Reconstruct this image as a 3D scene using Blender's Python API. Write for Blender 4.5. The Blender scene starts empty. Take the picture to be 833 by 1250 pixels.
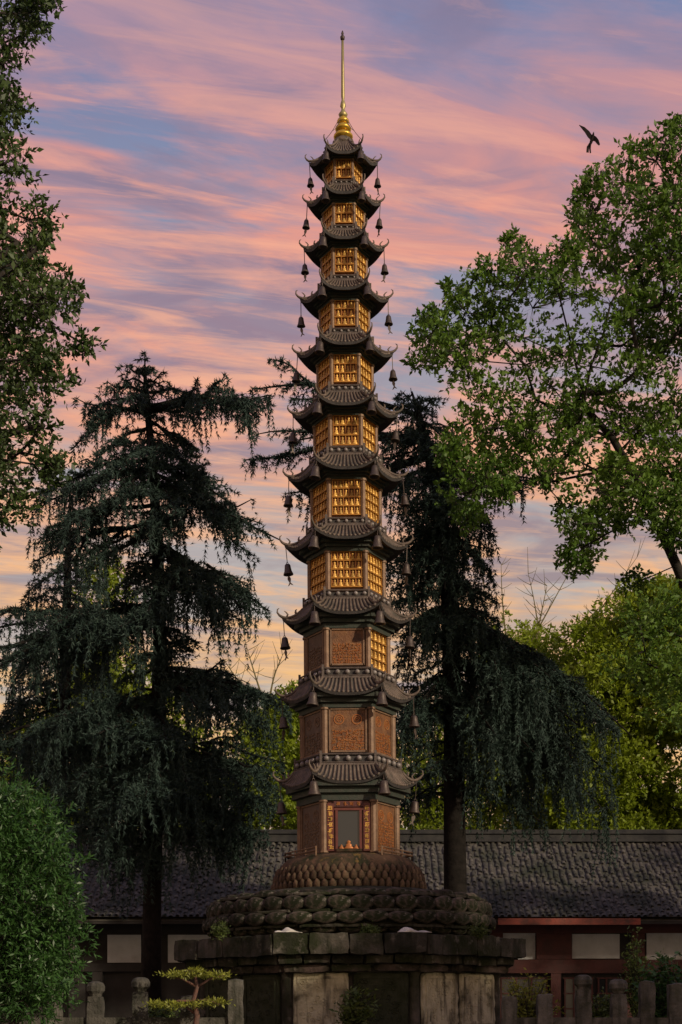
import bpy, math, random
import numpy as np
from mathutils import Vector, Matrix, Euler

random.seed(7)
RNG = np.random.default_rng(11)
SC = bpy.context.scene
COL = SC.collection
PI = math.pi

# ------------------------------------------------------------------ camera
F = 1731.0            # focal length in photo pixels (833 x 1250)
HY = 1240.0           # eye level row
EYE = 1.5
cam_d = bpy.data.cameras.new('camera')
cam = bpy.data.objects.new('camera', cam_d)
COL.objects.link(cam)
cam.location = (0, 0, EYE)
cam.rotation_euler = (PI / 2, 0, 0)
cam_d.sensor_fit = 'VERTICAL'
cam_d.sensor_height = 36.0
cam_d.lens = 36.0 * F / 1250.0
cam_d.shift_y = (HY - 625.0) / 1250.0
cam_d.clip_end = 3000
SC.camera = cam

SUN_AZ, SUN_EL = math.radians(134), math.radians(21)     # azimuth from +Y, clockwise
SUN_STRENGTH = 3.0
SUN_COL = (1.0, 0.84, 0.62)
sund = Vector((math.sin(SUN_AZ) * math.cos(SUN_EL), math.cos(SUN_AZ) * math.cos(SUN_EL), math.sin(SUN_EL)))

# ------------------------------------------------------------------ world: dusk sky with lit cloud streaks
def build_world():
    w = bpy.data.worlds.new('World')
    SC.world = w
    w.use_nodes = True
    nt = w.node_tree
    nt.nodes.clear()
    N, L = nt.nodes.new, nt.links.new

    def math_(op, a, b=None, clamp=False):
        n = N('ShaderNodeMath'); n.operation = op; n.use_clamp = clamp
        for i, v in enumerate((a, b)):
            if v is None: continue
            if isinstance(v, (int, float)): n.inputs[i].default_value = v
            else: L(v, n.inputs[i])
        return n.outputs[0]

    def ramp(fac, stops, interp='LINEAR'):
        n = N('ShaderNodeValToRGB'); n.color_ramp.interpolation = interp
        el = n.color_ramp.elements
        while len(el) < len(stops): el.new(0.5)
        for e, (p, c) in zip(el, stops):
            e.position = p; e.color = (*c, 1)
        L(fac, n.inputs[0])
        return n.outputs[0]

    def mix(fac, a, b, mode='MIX'):
        n = N('ShaderNodeMix'); n.data_type = 'RGBA'; n.blend_type = mode
        if isinstance(fac, (int, float)): n.inputs[0].default_value = fac
        else: L(fac, n.inputs[0])
        for i, v in ((6, a), (7, b)):
            if isinstance(v, tuple): n.inputs[i].default_value = (*v, 1)
            else: L(v, n.inputs[i])
        return n.outputs[2]

    tc = N('ShaderNodeTexCoord')
    sep = N('ShaderNodeSeparateXYZ'); L(tc.outputs['Generated'], sep.inputs[0])
    x, y, z = sep.outputs
    zz = math_('MAXIMUM', z, 0.03)
    zz = math_('ADD', zz, 0.05)
    u = math_('DIVIDE', x, zz)
    v = math_('DIVIDE', y, zz)
    cmb = N('ShaderNodeCombineXYZ'); L(u, cmb.inputs[0]); L(v, cmb.inputs[1])

    def noise(rot, sx, sy, scale, detail, rough, dist, off=(0, 0, 0)):
        mp = N('ShaderNodeMapping')
        mp.inputs['Scale'].default_value = (sx, sy, 1)
        mp.inputs['Location'].default_value = off
        rt = N('ShaderNodeMapping'); rt.inputs['Rotation'].default_value = (0, 0, math.radians(rot))
        L(cmb.outputs[0], rt.inputs[0]); L(rt.outputs[0], mp.inputs[0])
        n = N('ShaderNodeTexNoise')
        n.inputs['Scale'].default_value = scale
        n.inputs['Detail'].default_value = detail
        n.inputs['Roughness'].default_value = rough
        n.inputs['Distortion'].default_value = dist
        L(mp.outputs[0], n.inputs['Vector'])
        return n.outputs['Fac']

    big = noise(-15, 0.95, 1.9, 1.25, 6, 0.55, 0.9, (3.1, 0.4, 0))
    streak = noise(-14, 1.0, 3.3, 1.5, 9, 0.60, 1.3, (0.3, 7.7, 0))
    fine = noise(-12, 1.6, 9.0, 2.0, 7, 0.62, 1.0, (5.2, 1.1, 0))
    s1 = math_('MULTIPLY', big, 1.0)
    s2 = math_('MULTIPLY', streak, 0.85)
    s3 = math_('MULTIPLY', fine, 0.12)
    cover = math_('ADD', math_('ADD', s1, s2), s3)          # about 1.0 centre
    cover = math_('SUBTRACT', cover, 0.455)
    gap = ramp(z, [(0.0, (0.60, 0.47, 0.31)), (0.16, (0.66, 0.54, 0.38)), (0.26, (0.56, 0.48, 0.42)),
                   (0.34, (0.46, 0.42, 0.42)), (0.45, (0.33, 0.32, 0.41)), (0.55, (0.20, 0.25, 0.43)), (0.8, (0.13, 0.20, 0.42))])
    lit = ramp(z, [(0.0, (0.72, 0.40, 0.18)), (0.22, (0.95, 0.54, 0.19)), (0.31, (0.92, 0.48, 0.24)),
                   (0.40, (0.92, 0.40, 0.26)), (0.5, (0.80, 0.33, 0.27)), (0.57, (0.46, 0.29, 0.37)), (0.70, (0.24, 0.24, 0.38))])
    dark = ramp(z, [(0.0, (0.30, 0.22, 0.18)), (0.3, (0.36, 0.27, 0.28)), (0.42, (0.34, 0.23, 0.29)), (0.6, (0.25, 0.20, 0.31))])
    m1 = ramp(cover, [(0.40, (0, 0, 0)), (0.57, (1, 1, 1))])
    c = mix(m1, gap, lit)
    # shaded undersides of thicker banks
    bank = noise(-10, 1.25, 2.7, 1.4, 7, 0.58, 1.2, (9.3, 2.6, 0))
    m2 = ramp(bank, [(0.50, (0, 0, 0)), (0.63, (1, 1, 1))])
    c = mix(math_('MULTIPLY', m2, 0.95), c, dark)
    blot = noise(-12, 1.9, 3.6, 1.6, 5, 0.55, 1.4, (2.2, 6.1, 0))
    m4 = ramp(blot, [(0.44, (0, 0, 0)), (0.62, (1, 1, 1))])
    c = mix(math_('MULTIPLY', m4, 0.45), c, mix(0.35, dark, gap))
    # bright edges
    m3 = ramp(math_('ADD', math_('MULTIPLY', streak, 0.5), math_('MULTIPLY', fine, 0.5)), [(0.50, (0, 0, 0)), (0.62, (1, 1, 1))])
    edge = ramp(z, [(0.0, (0.90, 0.55, 0.22)), (0.25, (1.0, 0.58, 0.26)), (0.36, (1.08, 0.54, 0.29)), (0.5, (1.04, 0.46, 0.30)), (0.66, (0.36, 0.28, 0.38))])
    c = mix(math_('MULTIPLY', m3, 0.65), c, edge)
    # a thin share of clear-air sky
    sky = N('ShaderNodeTexSky'); sky.sky_type = 'NISHITA'; sky.sun_disc = False
    sky.sun_elevation = SUN_EL; sky.sun_rotation = SUN_AZ
    bg1 = N('ShaderNodeBackground'); bg1.inputs[1].default_value = 0.90; L(c, bg1.inputs[0])
    bg2 = N('ShaderNodeBackground'); bg2.inputs[1].default_value = 0.010; L(sky.outputs[0], bg2.inputs[0])
    ad = N('ShaderNodeAddShader'); L(bg1.outputs[0], ad.inputs[0]); L(bg2.outputs[0], ad.inputs[1])
    out = N('ShaderNodeOutputWorld'); L(ad.outputs[0], out.inputs[0])
build_world()

sl = bpy.data.lights.new('sun', 'SUN')
sl.energy = SUN_STRENGTH; sl.color = SUN_COL; sl.angle = math.radians(1.5)
so = bpy.data.objects.new('sun', sl); COL.objects.link(so)
so.rotation_euler = sund.to_track_quat('Z', 'Y').to_euler()
so.location = sund * 60

vs = SC.view_settings
vs.view_transform = 'Standard'; vs.look = 'None'; vs.gamma = 1.0; vs.exposure = 0.0
vs.use_curve_mapping = False

# ------------------------------------------------------------------ helpers
TERR = 1.0     # level of the pagoda terrace
def W(px, py, d):
    return Vector(((px - 416.5) * d / F, d, EYE + (HY - py) * d / F))

def mat(name, col, rough=0.7, metal=0.0, col2=None, nscale=6.0, bump=0.0, bscale=30.0, island=0.0,
        transl=0.0, stain=None, sscale=1.5, sth=(0.45, 0.65), spec=0.5, lichen=None, lth=(0.60, 0.66), lscale=5.0, orand=None, streak=None):
    m = bpy.data.materials.new(name); m.use_nodes = True
    nt = m.node_tree; N, L = nt.nodes.new, nt.links.new
    b = nt.nodes['Principled BSDF']
    b.inputs['Roughness'].default_value = rough
    b.inputs['Metallic'].default_value = metal
    b.inputs['Specular IOR Level'].default_value = spec
    tc = N('ShaderNodeTexCoord')
    def ns(scale, detail=6):
        n = N('ShaderNodeTexNoise'); n.inputs['Scale'].default_value = scale
        n.inputs['Detail'].default_value = detail; n.inputs['Roughness'].default_value = 0.62
        L(tc.outputs['Object'], n.inputs['Vector']); return n.outputs['Fac']
    def mixc(fac, a, bb):
        n = N('ShaderNodeMix'); n.data_type = 'RGBA'
        L(fac, n.inputs[0])
        for i, v in ((6, a), (7, bb)):
            if isinstance(v, tuple): n.inputs[i].default_value = (*v, 1)
            else: L(v, n.inputs[i])
        return n.outputs[2]
    def ramp2(f, a, bb):
        r = N('ShaderNodeMapRange'); r.inputs[1].default_value = a; r.inputs[2].default_value = bb
        L(f, r.inputs[0]); return r.outputs[0]
    c = tuple(col)
    if col2 is not None:
        if island > 0:
            g = N('ShaderNodeNewGeometry')
            mm = N('ShaderNodeMath'); mm.operation = 'MULTIPLY'; mm.inputs[1].default_value = island
            L(g.outputs['Random Per Island'], mm.inputs[0])
            m2 = N('ShaderNodeMath'); m2.operation = 'MULTIPLY_ADD'; m2.inputs[1].default_value = 1 - island
            L(ramp2(ns(nscale, 3), 0.35, 0.65), m2.inputs[0]); L(mm.outputs[0], m2.inputs[2])
            c = mixc(m2.outputs[0], c, tuple(col2))
        else:
            c = mixc(ramp2(ns(nscale), 0.35, 0.68), c, tuple(col2))
    if stain is not None:
        c = mixc(ramp2(ns(sscale, 8), *sth), c, tuple(stain))
    if lichen is not None:
        c = mixc(ramp2(ns(lscale, 10), *lth), c, tuple(lichen))
    if streak is not None:
        mp = N('ShaderNodeMapping'); mp.inputs['Scale'].default_value = (7, 7, 0.9); L(tc.outputs['Object'], mp.inputs[0])
        sn = N('ShaderNodeTexNoise'); sn.inputs['Scale'].default_value = 1.0; sn.inputs['Detail'].default_value = 7; L(mp.outputs[0], sn.inputs['Vector'])
        c = mixc(ramp2(sn.outputs['Fac'], 0.50, 0.68), c, tuple(streak))
    if orand is not None:
        oi = N('ShaderNodeObjectInfo'); mr = N('ShaderNodeMapRange'); mr.inputs[3].default_value = orand[0]; mr.inputs[4].default_value = orand[1]
        L(oi.outputs['Random'], mr.inputs[0])
        vm = N('ShaderNodeMix'); vm.data_type = 'RGBA'; vm.blend_type = 'MULTIPLY'; vm.inputs[0].default_value = 1.0
        if isinstance(c, tuple): vm.inputs[6].default_value = (*c, 1)
        else: L(c, vm.inputs[6])
        L(mr.outputs[0], vm.inputs[7]); c = vm.outputs[2]
    if isinstance(c, tuple): b.inputs['Base Color'].default_value = (*c, 1)
    else: L(c, b.inputs['Base Color'])
    if bump > 0:
        bn = N('ShaderNodeBump'); bn.inputs['Strength'].default_value = bump; bn.inputs['Distance'].default_value = 0.03
        L(ns(bscale, 8), bn.inputs['Height']); L(bn.outputs[0], b.inputs['Normal'])
    if transl > 0:
        t = N('ShaderNodeBsdfTranslucent')
        if isinstance(c, tuple): t.inputs[0].default_value = (*c, 1)
        else: L(c, t.inputs[0])
        mx = N('ShaderNodeMixShader'); mx.inputs[0].default_value = transl
        L(b.outputs[0], mx.inputs[1]); L(t.outputs[0], mx.inputs[2])
        L(mx.outputs[0], nt.nodes['Material Output'].inputs[0])
    return m

M = dict(
    iron=mat('dark_iron', (0.075, 0.06, 0.052), 0.6, 0.25, (0.15, 0.115, 0.095), 9, 0.5, 45),
    tile=mat('iron_tile', (0.105, 0.078, 0.060), 0.6, 0.2, (0.20, 0.152, 0.118), 7, 0.4, 40, stain=(0.05, 0.055, 0.04), sscale=3, sth=(0.5, 0.75)),
    post=mat('brown_post', (0.15, 0.085, 0.05), 0.55, 0.2, (0.25, 0.155, 0.09), 8, 0.3, 50),
    niche=mat('niche_back', (0.16, 0.045, 0.014), 0.6, 0.1, (0.28, 0.10, 0.025), 9),
    lattice=mat('gilded_lattice', (0.55, 0.27, 0.05), 0.42, 0.35, (0.38, 0.16, 0.03), 12),
    gold=mat('gilt_figure', (0.95, 0.60, 0.16), 0.38, 0.25, (0.85, 0.45, 0.09), 5, orand=(0.45, 1.05)),
    spire=mat('gilded_spire', (0.72, 0.47, 0.06), 0.35, 0.6, (0.5, 0.3, 0.05), 6),
    mast=mat('mast_brass', (0.42, 0.36, 0.14), 0.45, 0.5, (0.30, 0.24, 0.12), 4),
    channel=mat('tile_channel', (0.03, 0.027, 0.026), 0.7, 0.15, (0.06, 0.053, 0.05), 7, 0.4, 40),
    ball=mat('worn_baluster', (0.28, 0.25, 0.235), 0.5, 0.2, (0.17, 0.15, 0.135), 9),
    green=mat('green_cornice', (0.02, 0.035, 0.025), 0.6, 0.1, (0.045, 0.045, 0.035), 8, 0.3),
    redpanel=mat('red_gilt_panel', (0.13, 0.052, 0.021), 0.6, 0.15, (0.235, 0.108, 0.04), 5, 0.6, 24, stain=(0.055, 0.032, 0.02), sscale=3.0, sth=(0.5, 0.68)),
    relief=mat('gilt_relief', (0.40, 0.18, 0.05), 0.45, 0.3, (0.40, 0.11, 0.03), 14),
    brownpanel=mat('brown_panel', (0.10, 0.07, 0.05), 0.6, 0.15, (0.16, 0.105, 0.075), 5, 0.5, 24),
    red=mat('red_lacquer', (0.14, 0.032, 0.022), 0.5, 0, (0.09, 0.024, 0.016), 8),
    glass=mat('shrine_glass', (0.03, 0.035, 0.04), 0.12, 0, spec=0.8),
    bell=mat('bronze_bell', (0.06, 0.045, 0.038), 0.5, 0.5, (0.11, 0.085, 0.07), 12),
    mound=mat('red_sandstone_lotus', (0.14, 0.082, 0.05), 0.9, 0, (0.065, 0.048, 0.034), 4, 0.8, 25, stain=(0.032, 0.034, 0.016), sscale=2.0, sth=(0.44, 0.60), spec=0.2, lichen=(0.26, 0.16, 0.05), lth=(0.6, 0.7), lscale=4, orand=(0.55, 1.3)),
    stone=mat('mossy_stone', (0.095, 0.082, 0.068), 0.95, 0, (0.042, 0.042, 0.032), 3, 0.9, 18, stain=(0.020, 0.025, 0.010), sscale=1.4, sth=(0.42, 0.60), spec=0.2, lichen=(0.17, 0.155, 0.13), lth=(0.57, 0.70), lscale=3.6, orand=(0.6, 1.35), streak=(0.022, 0.024, 0.014)),
    stone2=mat('petal_stone', (0.155, 0.115, 0.10), 0.95, 0, (0.05, 0.048, 0.038), 2.2, 0.9, 16, stain=(0.022, 0.027, 0.012), sscale=1.1, sth=(0.40, 0.58), spec=0.2, lichen=(0.24, 0.21, 0.185), lth=(0.58, 0.68), lscale=3.2, orand=(0.5, 1.3)),
    pale=mat('pale_limestone', (0.60, 0.57, 0.40), 0.95, 0, (0.42, 0.39, 0.26), 5, 1.0, 16, stain=(0.06, 0.058, 0.035), sscale=2.1, sth=(0.52, 0.72), spec=0.2, streak=(0.07, 0.065, 0.045)),
    mossp=mat('mossy_panel', (0.05, 0.055, 0.035), 0.95, 0, (0.025, 0.032, 0.014), 4, 1.0, 16, spec=0.2),
    fence=mat('fence_stone', (0.15, 0.14, 0.12), 0.95, 0, (0.07, 0.068, 0.056), 5, 0.9, 22, stain=(0.045, 0.05, 0.03), sscale=2.4, sth=(0.5, 0.7), spec=0.2, streak=(0.04, 0.042, 0.03), orand=(0.7, 1.2)),
    rooftile=mat('grey_roof_tile', (0.018, 0.016, 0.013), 0.9, 0, (0.135, 0.122, 0.10), 3.5, 0.5, 20, island=0.8, stain=(0.025, 0.03, 0.015), sscale=0.7, sth=(0.45, 0.65)),
    ridge=mat('roof_ridge', (0.018, 0.018, 0.020), 0.9, 0, (0.045, 0.043, 0.04), 3, 0.5, 20),
    fascia=mat('red_fascia', (0.30, 0.06, 0.035), 0.7, 0, (0.15, 0.045, 0.03), 3, 0.3, stain=(0.06, 0.03, 0.022), sscale=1.6, sth=(0.5, 0.7)),
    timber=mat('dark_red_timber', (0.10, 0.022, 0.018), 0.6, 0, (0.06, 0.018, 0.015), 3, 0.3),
    plaster=mat('white_plaster', (0.66, 0.67, 0.68), 0.9, 0, (0.52, 0.53, 0.53), 1.5, 0.2, stain=(0.33, 0.31, 0.28), sscale=0.9, sth=(0.55, 0.8)),
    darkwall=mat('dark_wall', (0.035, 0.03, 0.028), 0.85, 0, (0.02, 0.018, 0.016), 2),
    ground=mat('ground_earth', (0.09, 0.08, 0.065), 0.95, 0, (0.05, 0.055, 0.03), 0.3, 0.4, 4),
    paving=mat('terrace_paving', (0.15, 0.14, 0.125), 0.95, 0, (0.09, 0.085, 0.075), 0.8, 0.4, 8),
    bark=mat('bark', (0.034, 0.027, 0.021), 0.95, 0, (0.018, 0.015, 0.012), 6, 0.9, 14),
    cedarbark=mat('cedar_bark', (0.020, 0.017, 0.015), 0.95, 0, (0.009, 0.008, 0.007), 6, 1.0, 9, spec=0.1),
    paletwig=mat('pale_twig', (0.16, 0.14, 0.055), 0.9, 0, (0.10, 0.085, 0.04), 6),
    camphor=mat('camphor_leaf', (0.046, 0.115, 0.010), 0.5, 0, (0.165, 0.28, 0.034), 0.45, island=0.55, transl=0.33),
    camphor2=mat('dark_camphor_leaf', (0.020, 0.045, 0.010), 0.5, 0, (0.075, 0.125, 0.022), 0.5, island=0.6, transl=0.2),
    cedar=mat('cedar_needle', (0.012, 0.026, 0.020), 0.65, 0, (0.050, 0.088, 0.070), 0.7, island=0.45, transl=0.08, spec=0.3),
    lime=mat('yellow_green_leaf', (0.14, 0.205, 0.008), 0.55, 0, (0.29, 0.37, 0.018), 0.3, island=0.5, transl=0.4),
    bush=mat('bush_leaf', (0.018, 0.06, 0.012), 0.45, 0, (0.06, 0.15, 0.03), 1.2, island=0.6, transl=0.2),
    bonsai=mat('bonsai_leaf', (0.16, 0.19, 0.02), 0.5, 0, (0.34, 0.36, 0.05), 4, island=0.7, transl=0.3),
    bonsaibark=mat('reddish_bark', (0.15, 0.065, 0.045), 0.9, 0, (0.09, 0.06, 0.05), 12, 0.6, 30),
    fern=mat('fern_leaf', (0.05, 0.09, 0.02), 0.55, 0, (0.13, 0.17, 0.035), 3, island=0.7, transl=0.25),
    cloth=mat('white_cloth', (0.66, 0.63, 0.58), 0.9, 0, (0.40, 0.38, 0.34), 6, 0.3),
    bird=mat('dark_feather', (0.012, 0.010, 0.010), 0.9, 0, (0.025, 0.018, 0.016), 9, spec=0.1),
)

def tag(o, label=None, cat=None, group=None, kind=None):
    if label: o['label'] = label
    if cat: o['category'] = cat
    if group: o['group'] = group
    if kind: o['kind'] = kind
    return o

def empty(name, loc=(0, 0, 0)):
    o = bpy.data.objects.new(name, None); o.empty_display_size = 0.3
    COL.objects.link(o); o.location = loc
    return o

class MB:
    def __init__(self): self.v = []; self.f = []
    def add(self, vs_, fs_):
        n = len(self.v); self.v.extend([tuple(p) for p in vs_]); self.f.extend([tuple(i + n for i in f) for f in fs_])
        return self
    def box(self, c, s, rz=0.0, bev=0.0, taper=1.0):
        cx, cy, cz = c; hx, hy, hz = s[0] / 2, s[1] / 2, s[2] / 2
        ca, sa = math.cos(rz), math.sin(rz)
        def ring(z, k, b):
            out = []
            pts = [(-hx, -hy), (hx, -hy), (hx, hy), (-hx, hy)]
            if b > 0:
                pts = [(-hx + b, -hy), (hx - b, -hy), (hx, -hy + b), (hx, hy - b), (hx - b, hy), (-hx + b, hy), (-hx, hy - b), (-hx, -hy + b)]
            for x, y in pts:
                x *= k; y *= k
                out.append((cx + x * ca - y * sa, cy + x * sa + y * ca, cz + z))
            return out
        if bev > 0:
            k = 1 - bev / max(hx, hy)
            rings = [ring(-hz, 1, bev), ring(hz - bev, taper, bev), ring(hz, taper * k, bev)]
        else:
            rings = [ring(-hz, 1, 0), ring(hz, taper, 0)]
        return self.rings(rings, True, True)
    def rings(self, rs, cap0=True, cap1=True, close=True):
        n = len(rs[0]); vs_ = [p for r in rs for p in r]; fs_ = []
        for i in range(len(rs) - 1):
            for j in range(n if close else n - 1):
                k = (j + 1) % n
                fs_.append((i * n + j, i * n + k, (i + 1) * n + k, (i + 1) * n + j))
        if cap0: fs_.append(tuple(reversed(range(n))))
        if cap1: fs_.append(tuple((len(rs) - 1) * n + j for j in range(n)))
        return self.add(vs_, fs_)
    def tube(self, pts, rad, n=6, cap=True):
        pts = [Vector(p) for p in pts]
        if isinstance(rad, (int, float)): rad = [rad] * len(pts)
        rs = []; up = None
        for i, p in enumerate(pts):
            d = (pts[min(i + 1, len(pts) - 1)] - pts[max(i - 1, 0)])
            if d.length < 1e-9: d = Vector((0, 0, 1))
            d.normalize()
            if up is None: up = Vector((0, 0, 1)) if abs(d.z) < 0.9 else Vector((1, 0, 0))
            s = d.cross(up)
            if s.length < 1e-6: s = d.orthogonal()
            s.normalize(); up = s.cross(d).normalized()
            rs.append([p + (s * math.cos(a) + up * math.sin(a)) * rad[i] for a in [2 * PI * k / n for k in range(n)]])
        return self.rings(rs, cap, cap)
    def lathe(self, prof, c=(0, 0, 0), n=12, rot=0.0):
        rs = [[(c[0] + r * math.cos(rot + 2 * PI * k / n), c[1] + r * math.sin(rot + 2 * PI * k / n), c[2] + z) for k in range(n)] for r, z in prof]
        return self.rings(rs, True, True)
    def mesh(self, name, m, smooth=False):
        me = bpy.data.meshes.new(name)
        me.from_pydata(self.v, [], self.f); me.materials.append(M[m] if isinstance(m, str) else m)
        if smooth: me.polygons.foreach_set('use_smooth', [True] * len(me.polygons))
        me.update()
        return me
    def build(self, name, m, parent=None, smooth=False, loc=None):
        o = bpy.data.objects.new(name, self.mesh(name, m, smooth)); COL.objects.link(o)
        if parent: o.parent = parent
        if loc is not None: o.location = loc
        return o

def rough_box(c, size, rz=0.0, amp=0.015, seg=0.16, seed=0):
    r_ = random.Random(seed); b = MB()
    nx, ny, nz = [max(2, min(9, int(round(q / seg)))) for q in size]
    off = [r_.uniform(0, 9) for _ in range(6)]
    from mathutils import noise as mn
    idx = {}
    ca, sa = math.cos(rz), math.sin(rz)
    def vert(i, j, k):
        key = (i, j, k)
        if key in idx: return idx[key]
        x, y, z = size[0] * (i / nx - .5), size[1] * (j / ny - .5), size[2] * (k / nz - .5)
        e = (i in (0, nx)) + (j in (0, ny)) + (k in (0, nz))
        pull = 1 - (0, 0, .022, .04)[e] * r_.uniform(.3, 1.6) * .3 / max(.15, min(size))
        v = Vector((x * (pull if i in (0, nx) else 1), y * pull, z * pull))
        n = mn.noise_vector(Vector((x * 5 + off[0], y * 5 + off[1], z * 5 + off[2])))
        v += n * amp * (1.6 if e > 1 else 1)
        idx[key] = len(b.v)
        b.v.append((c[0] + v.x * ca - v.y * sa, c[1] + v.x * sa + v.y * ca, c[2] + v.z))
        return idx[key]
    for i in range(nx):
        for j in range(ny):
            b.f.append((vert(i, j, 0), vert(i, j + 1, 0), vert(i + 1, j + 1, 0), vert(i + 1, j, 0)))
            b.f.append((vert(i, j, nz), vert(i + 1, j, nz), vert(i + 1, j + 1, nz), vert(i, j + 1, nz)))
    for i in range(nx):
        for k in range(nz):
            b.f.append((vert(i, 0, k), vert(i + 1, 0, k), vert(i + 1, 0, k + 1), vert(i, 0, k + 1)))
            b.f.append((vert(i, ny, k), vert(i, ny, k + 1), vert(i + 1, ny, k + 1), vert(i + 1, ny, k)))
    for j in range(ny):
        for k in range(nz):
            b.f.append((vert(0, j, k), vert(0, j, k + 1), vert(0, j + 1, k + 1), vert(0, j + 1, k)))
            b.f.append((vert(nx, j, k), vert(nx, j + 1, k), vert(nx, j + 1, k + 1), vert(nx, j, k + 1)))
    return b

def place(name, me, parent, loc=(0, 0, 0), rot=(0, 0, 0), sc=(1, 1, 1)):
    o = bpy.data.objects.new(name, me); COL.objects.link(o); o.parent = parent
    o.location = loc; o.rotation_euler = rot; o.scale = sc
    return o

def np_mesh(name, verts, quads, m):
    me = bpy.data.meshes.new(name)
    nv, nq = len(verts), len(quads); k = quads.shape[1]
    me.vertices.add(nv); me.vertices.foreach_set('co', np.ascontiguousarray(verts, np.float32).ravel())
    me.loops.add(nq * k); me.loops.foreach_set('vertex_index', np.ascontiguousarray(quads, np.int32).ravel())
    me.polygons.add(nq); me.polygons.foreach_set('loop_start', np.arange(0, nq * k, k, dtype=np.int32))
    me.materials.append(M[m]); me.update(calc_edges=True)
    return me

def norm(a): return a / np.maximum(np.linalg.norm(a, axis=1, keepdims=True), 1e-9)

def needle_tris(P, D, Lg, Wd, rng):
    n = len(P); D = norm(D); S = norm(np.cross(D, norm(rng.normal(size=(n, 3)))))
    Lg = np.asarray(Lg).reshape(-1, 1); Wd = np.asarray(Wd).reshape(-1, 1)
    V = np.stack([P - S * Wd / 2, P + S * Wd / 2, P + D * Lg], 1).reshape(-1, 3)
    return V, np.arange(n * 3).reshape(n, 3)

def leaf_quads(P, D, Lg, Wd, rng, fold=0.18):
    """one diamond leaf per point; P base, D direction"""
    n = len(P); D = norm(D)
    R = norm(rng.normal(size=(n, 3)))
    S = norm(np.cross(D, R)); Nn = np.cross(S, D)
    Lg = np.asarray(Lg).reshape(-1, 1); Wd = np.asarray(Wd).reshape(-1, 1)
    a = P; c = P + D * Lg
    m = P + D * Lg * 0.45
    b = m + S * Wd / 2 + Nn * Lg * fold * 0.5; d = m - S * Wd / 2 + Nn * Lg * fold * 0.5
    V = np.stack([a, b, c, d], 1).reshape(-1, 3)
    Q = np.arange(n * 4).reshape(n, 4)
    return V, Q

# ------------------------------------------------------------------ setting: ground and terrace
g = MB().add([(-1500, -600, 0), (1500, -600, 0), (1500, 2400, 0), (-1500, 2400, 0)], [(0, 1, 2, 3)]).build('ground', 'ground')
tag(g, kind='structure')
t = MB().box((0, 25 + 60, TERR / 2 + 0.002), (160, 120, TERR), 0).build('terrace', 'paving')
tag(t, kind='structure')

# ------------------------------------------------------------------ pagoda
PD = 30.0
PX = (427.5 - 416.5) * PD / F
pag = empty('pagoda', (PX, PD, TERR))
pag.rotation_euler = (0, -0.0075, 0)
tag(pag, 'eleven storey hexagonal iron pagoda with gilded niches, flared roofs and gold spire', 'pagoda')
PMAT = Matrix.Translation(pag.location) @ pag.rotation_euler.to_matrix().to_4x4()

def zl(py, dep):       # local height of a row seen at depth dep
    return EYE + (HY - py) * dep / F - TERR

HW_B = [22, 25, 27.5, 30, 33.6, 38, 42, 46, 51, 56.5, 60.5]
HW_E = [43.5, 47, 51.5, 56.5, 61.5, 68, 74.5, 79.5, 83.5, 87, 90.5]
EAVE = [184, 233, 288, 350, 417, 491, 569, 654, 746, 845, 953]
BAL0 = [220, 275, 336, 401, 470, 545, 632, 720, 815, 920, 1036]
WIN0 = [195, 249, 304, 367, 433, 507, 585, 673, 767, 864, 977]
WIN1 = [217, 272, 332, 397, 466, 543, 628, 716, 812, 918, 1040]
GRID = [(3, 2), (3, 2), (3, 3), (3, 3), (4, 3), (4, 3), (5, 4), (5, 4), (4, 4), None, None]
S57 = F / PD
C30 = math.cos(PI / 6)

def hexv(R, k): # vertex k of the hexagon, flat side to the camera; vertex 0 at +X
    a = PI / 3 * k
    return Vector((R * math.cos(a), R * math.sin(a), 0))

def hexring(R, z): return [(R * math.cos(PI / 3 * k), R * math.sin(PI / 3 * k), z) for k in range(6)]

# seated figure, unit height
def figure_mesh():
    b = MB()
    b.lathe([(0.30, 0.0), (0.36, 0.10), (0.27, 0.24), (0.20, 0.36), (0.215, 0.52), (0.10, 0.62), (0.085, 0.66), (0.13, 0.74), (0.13, 0.84), (0.075, 0.92), (0.03, 1.0)], n=8)
    b.v = [(x * 1.12, y * 0.72, z) for x, y, z in b.v]
    return b.mesh('buddha_figure', 'gold', True)
FIG = figure_mesh()
FIGR = FIG.copy(); FIGR.materials[0] = M['relief']

# bells
def bell_meshes():
    b = MB().lathe([(0.02, 0.0), (0.20, -0.02), (0.27, -0.12), (0.31, -0.40), (0.36, -0.70), (0.46, -0.92), (0.48, -1.0), (0.40, -1.0), (0.30, -0.6)], n=12)
    b.tube([(-0.09, 0, -0.02), (-0.07, 0, 0.13), (0, 0, 0.18), (0.07, 0, 0.13), (0.09, 0, -0.02)], 0.035, 5)
    bell = b.mesh('bell_body', 'bell', True)
    # fish-shaped pendant hung under the bell
    f = MB()
    out = [(0, 0), (0.13, -0.12), (0.17, -0.32), (0.10, -0.55), (0.06, -0.66), (0.27, -0.98), (0.12, -0.92), (0, -0.80), (-0.12, -0.92), (-0.27, -0.98), (-0.06, -0.66), (-0.10, -0.55), (-0.17, -0.32), (-0.13, -0.12)]
    n = len(out)
    f.add([(x, -0.035, z) for x, z in out] + [(x, 0.035, z) for x, z in out],
          [tuple(range(n)), tuple(range(2 * n - 1, n - 1, -1))] + [(i, n + i, n + (i + 1) % n, (i + 1) % n) for i in range(n)])
    fish = f.mesh('fish_pendant', 'bell')
    ch = MB().tube([(0, 0, 0), (0, 0, -1)], 0.03, 5).mesh('chain', 'bell')
    return bell, fish, ch
BELL, FISH, CHAIN = bell_meshes()
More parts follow.
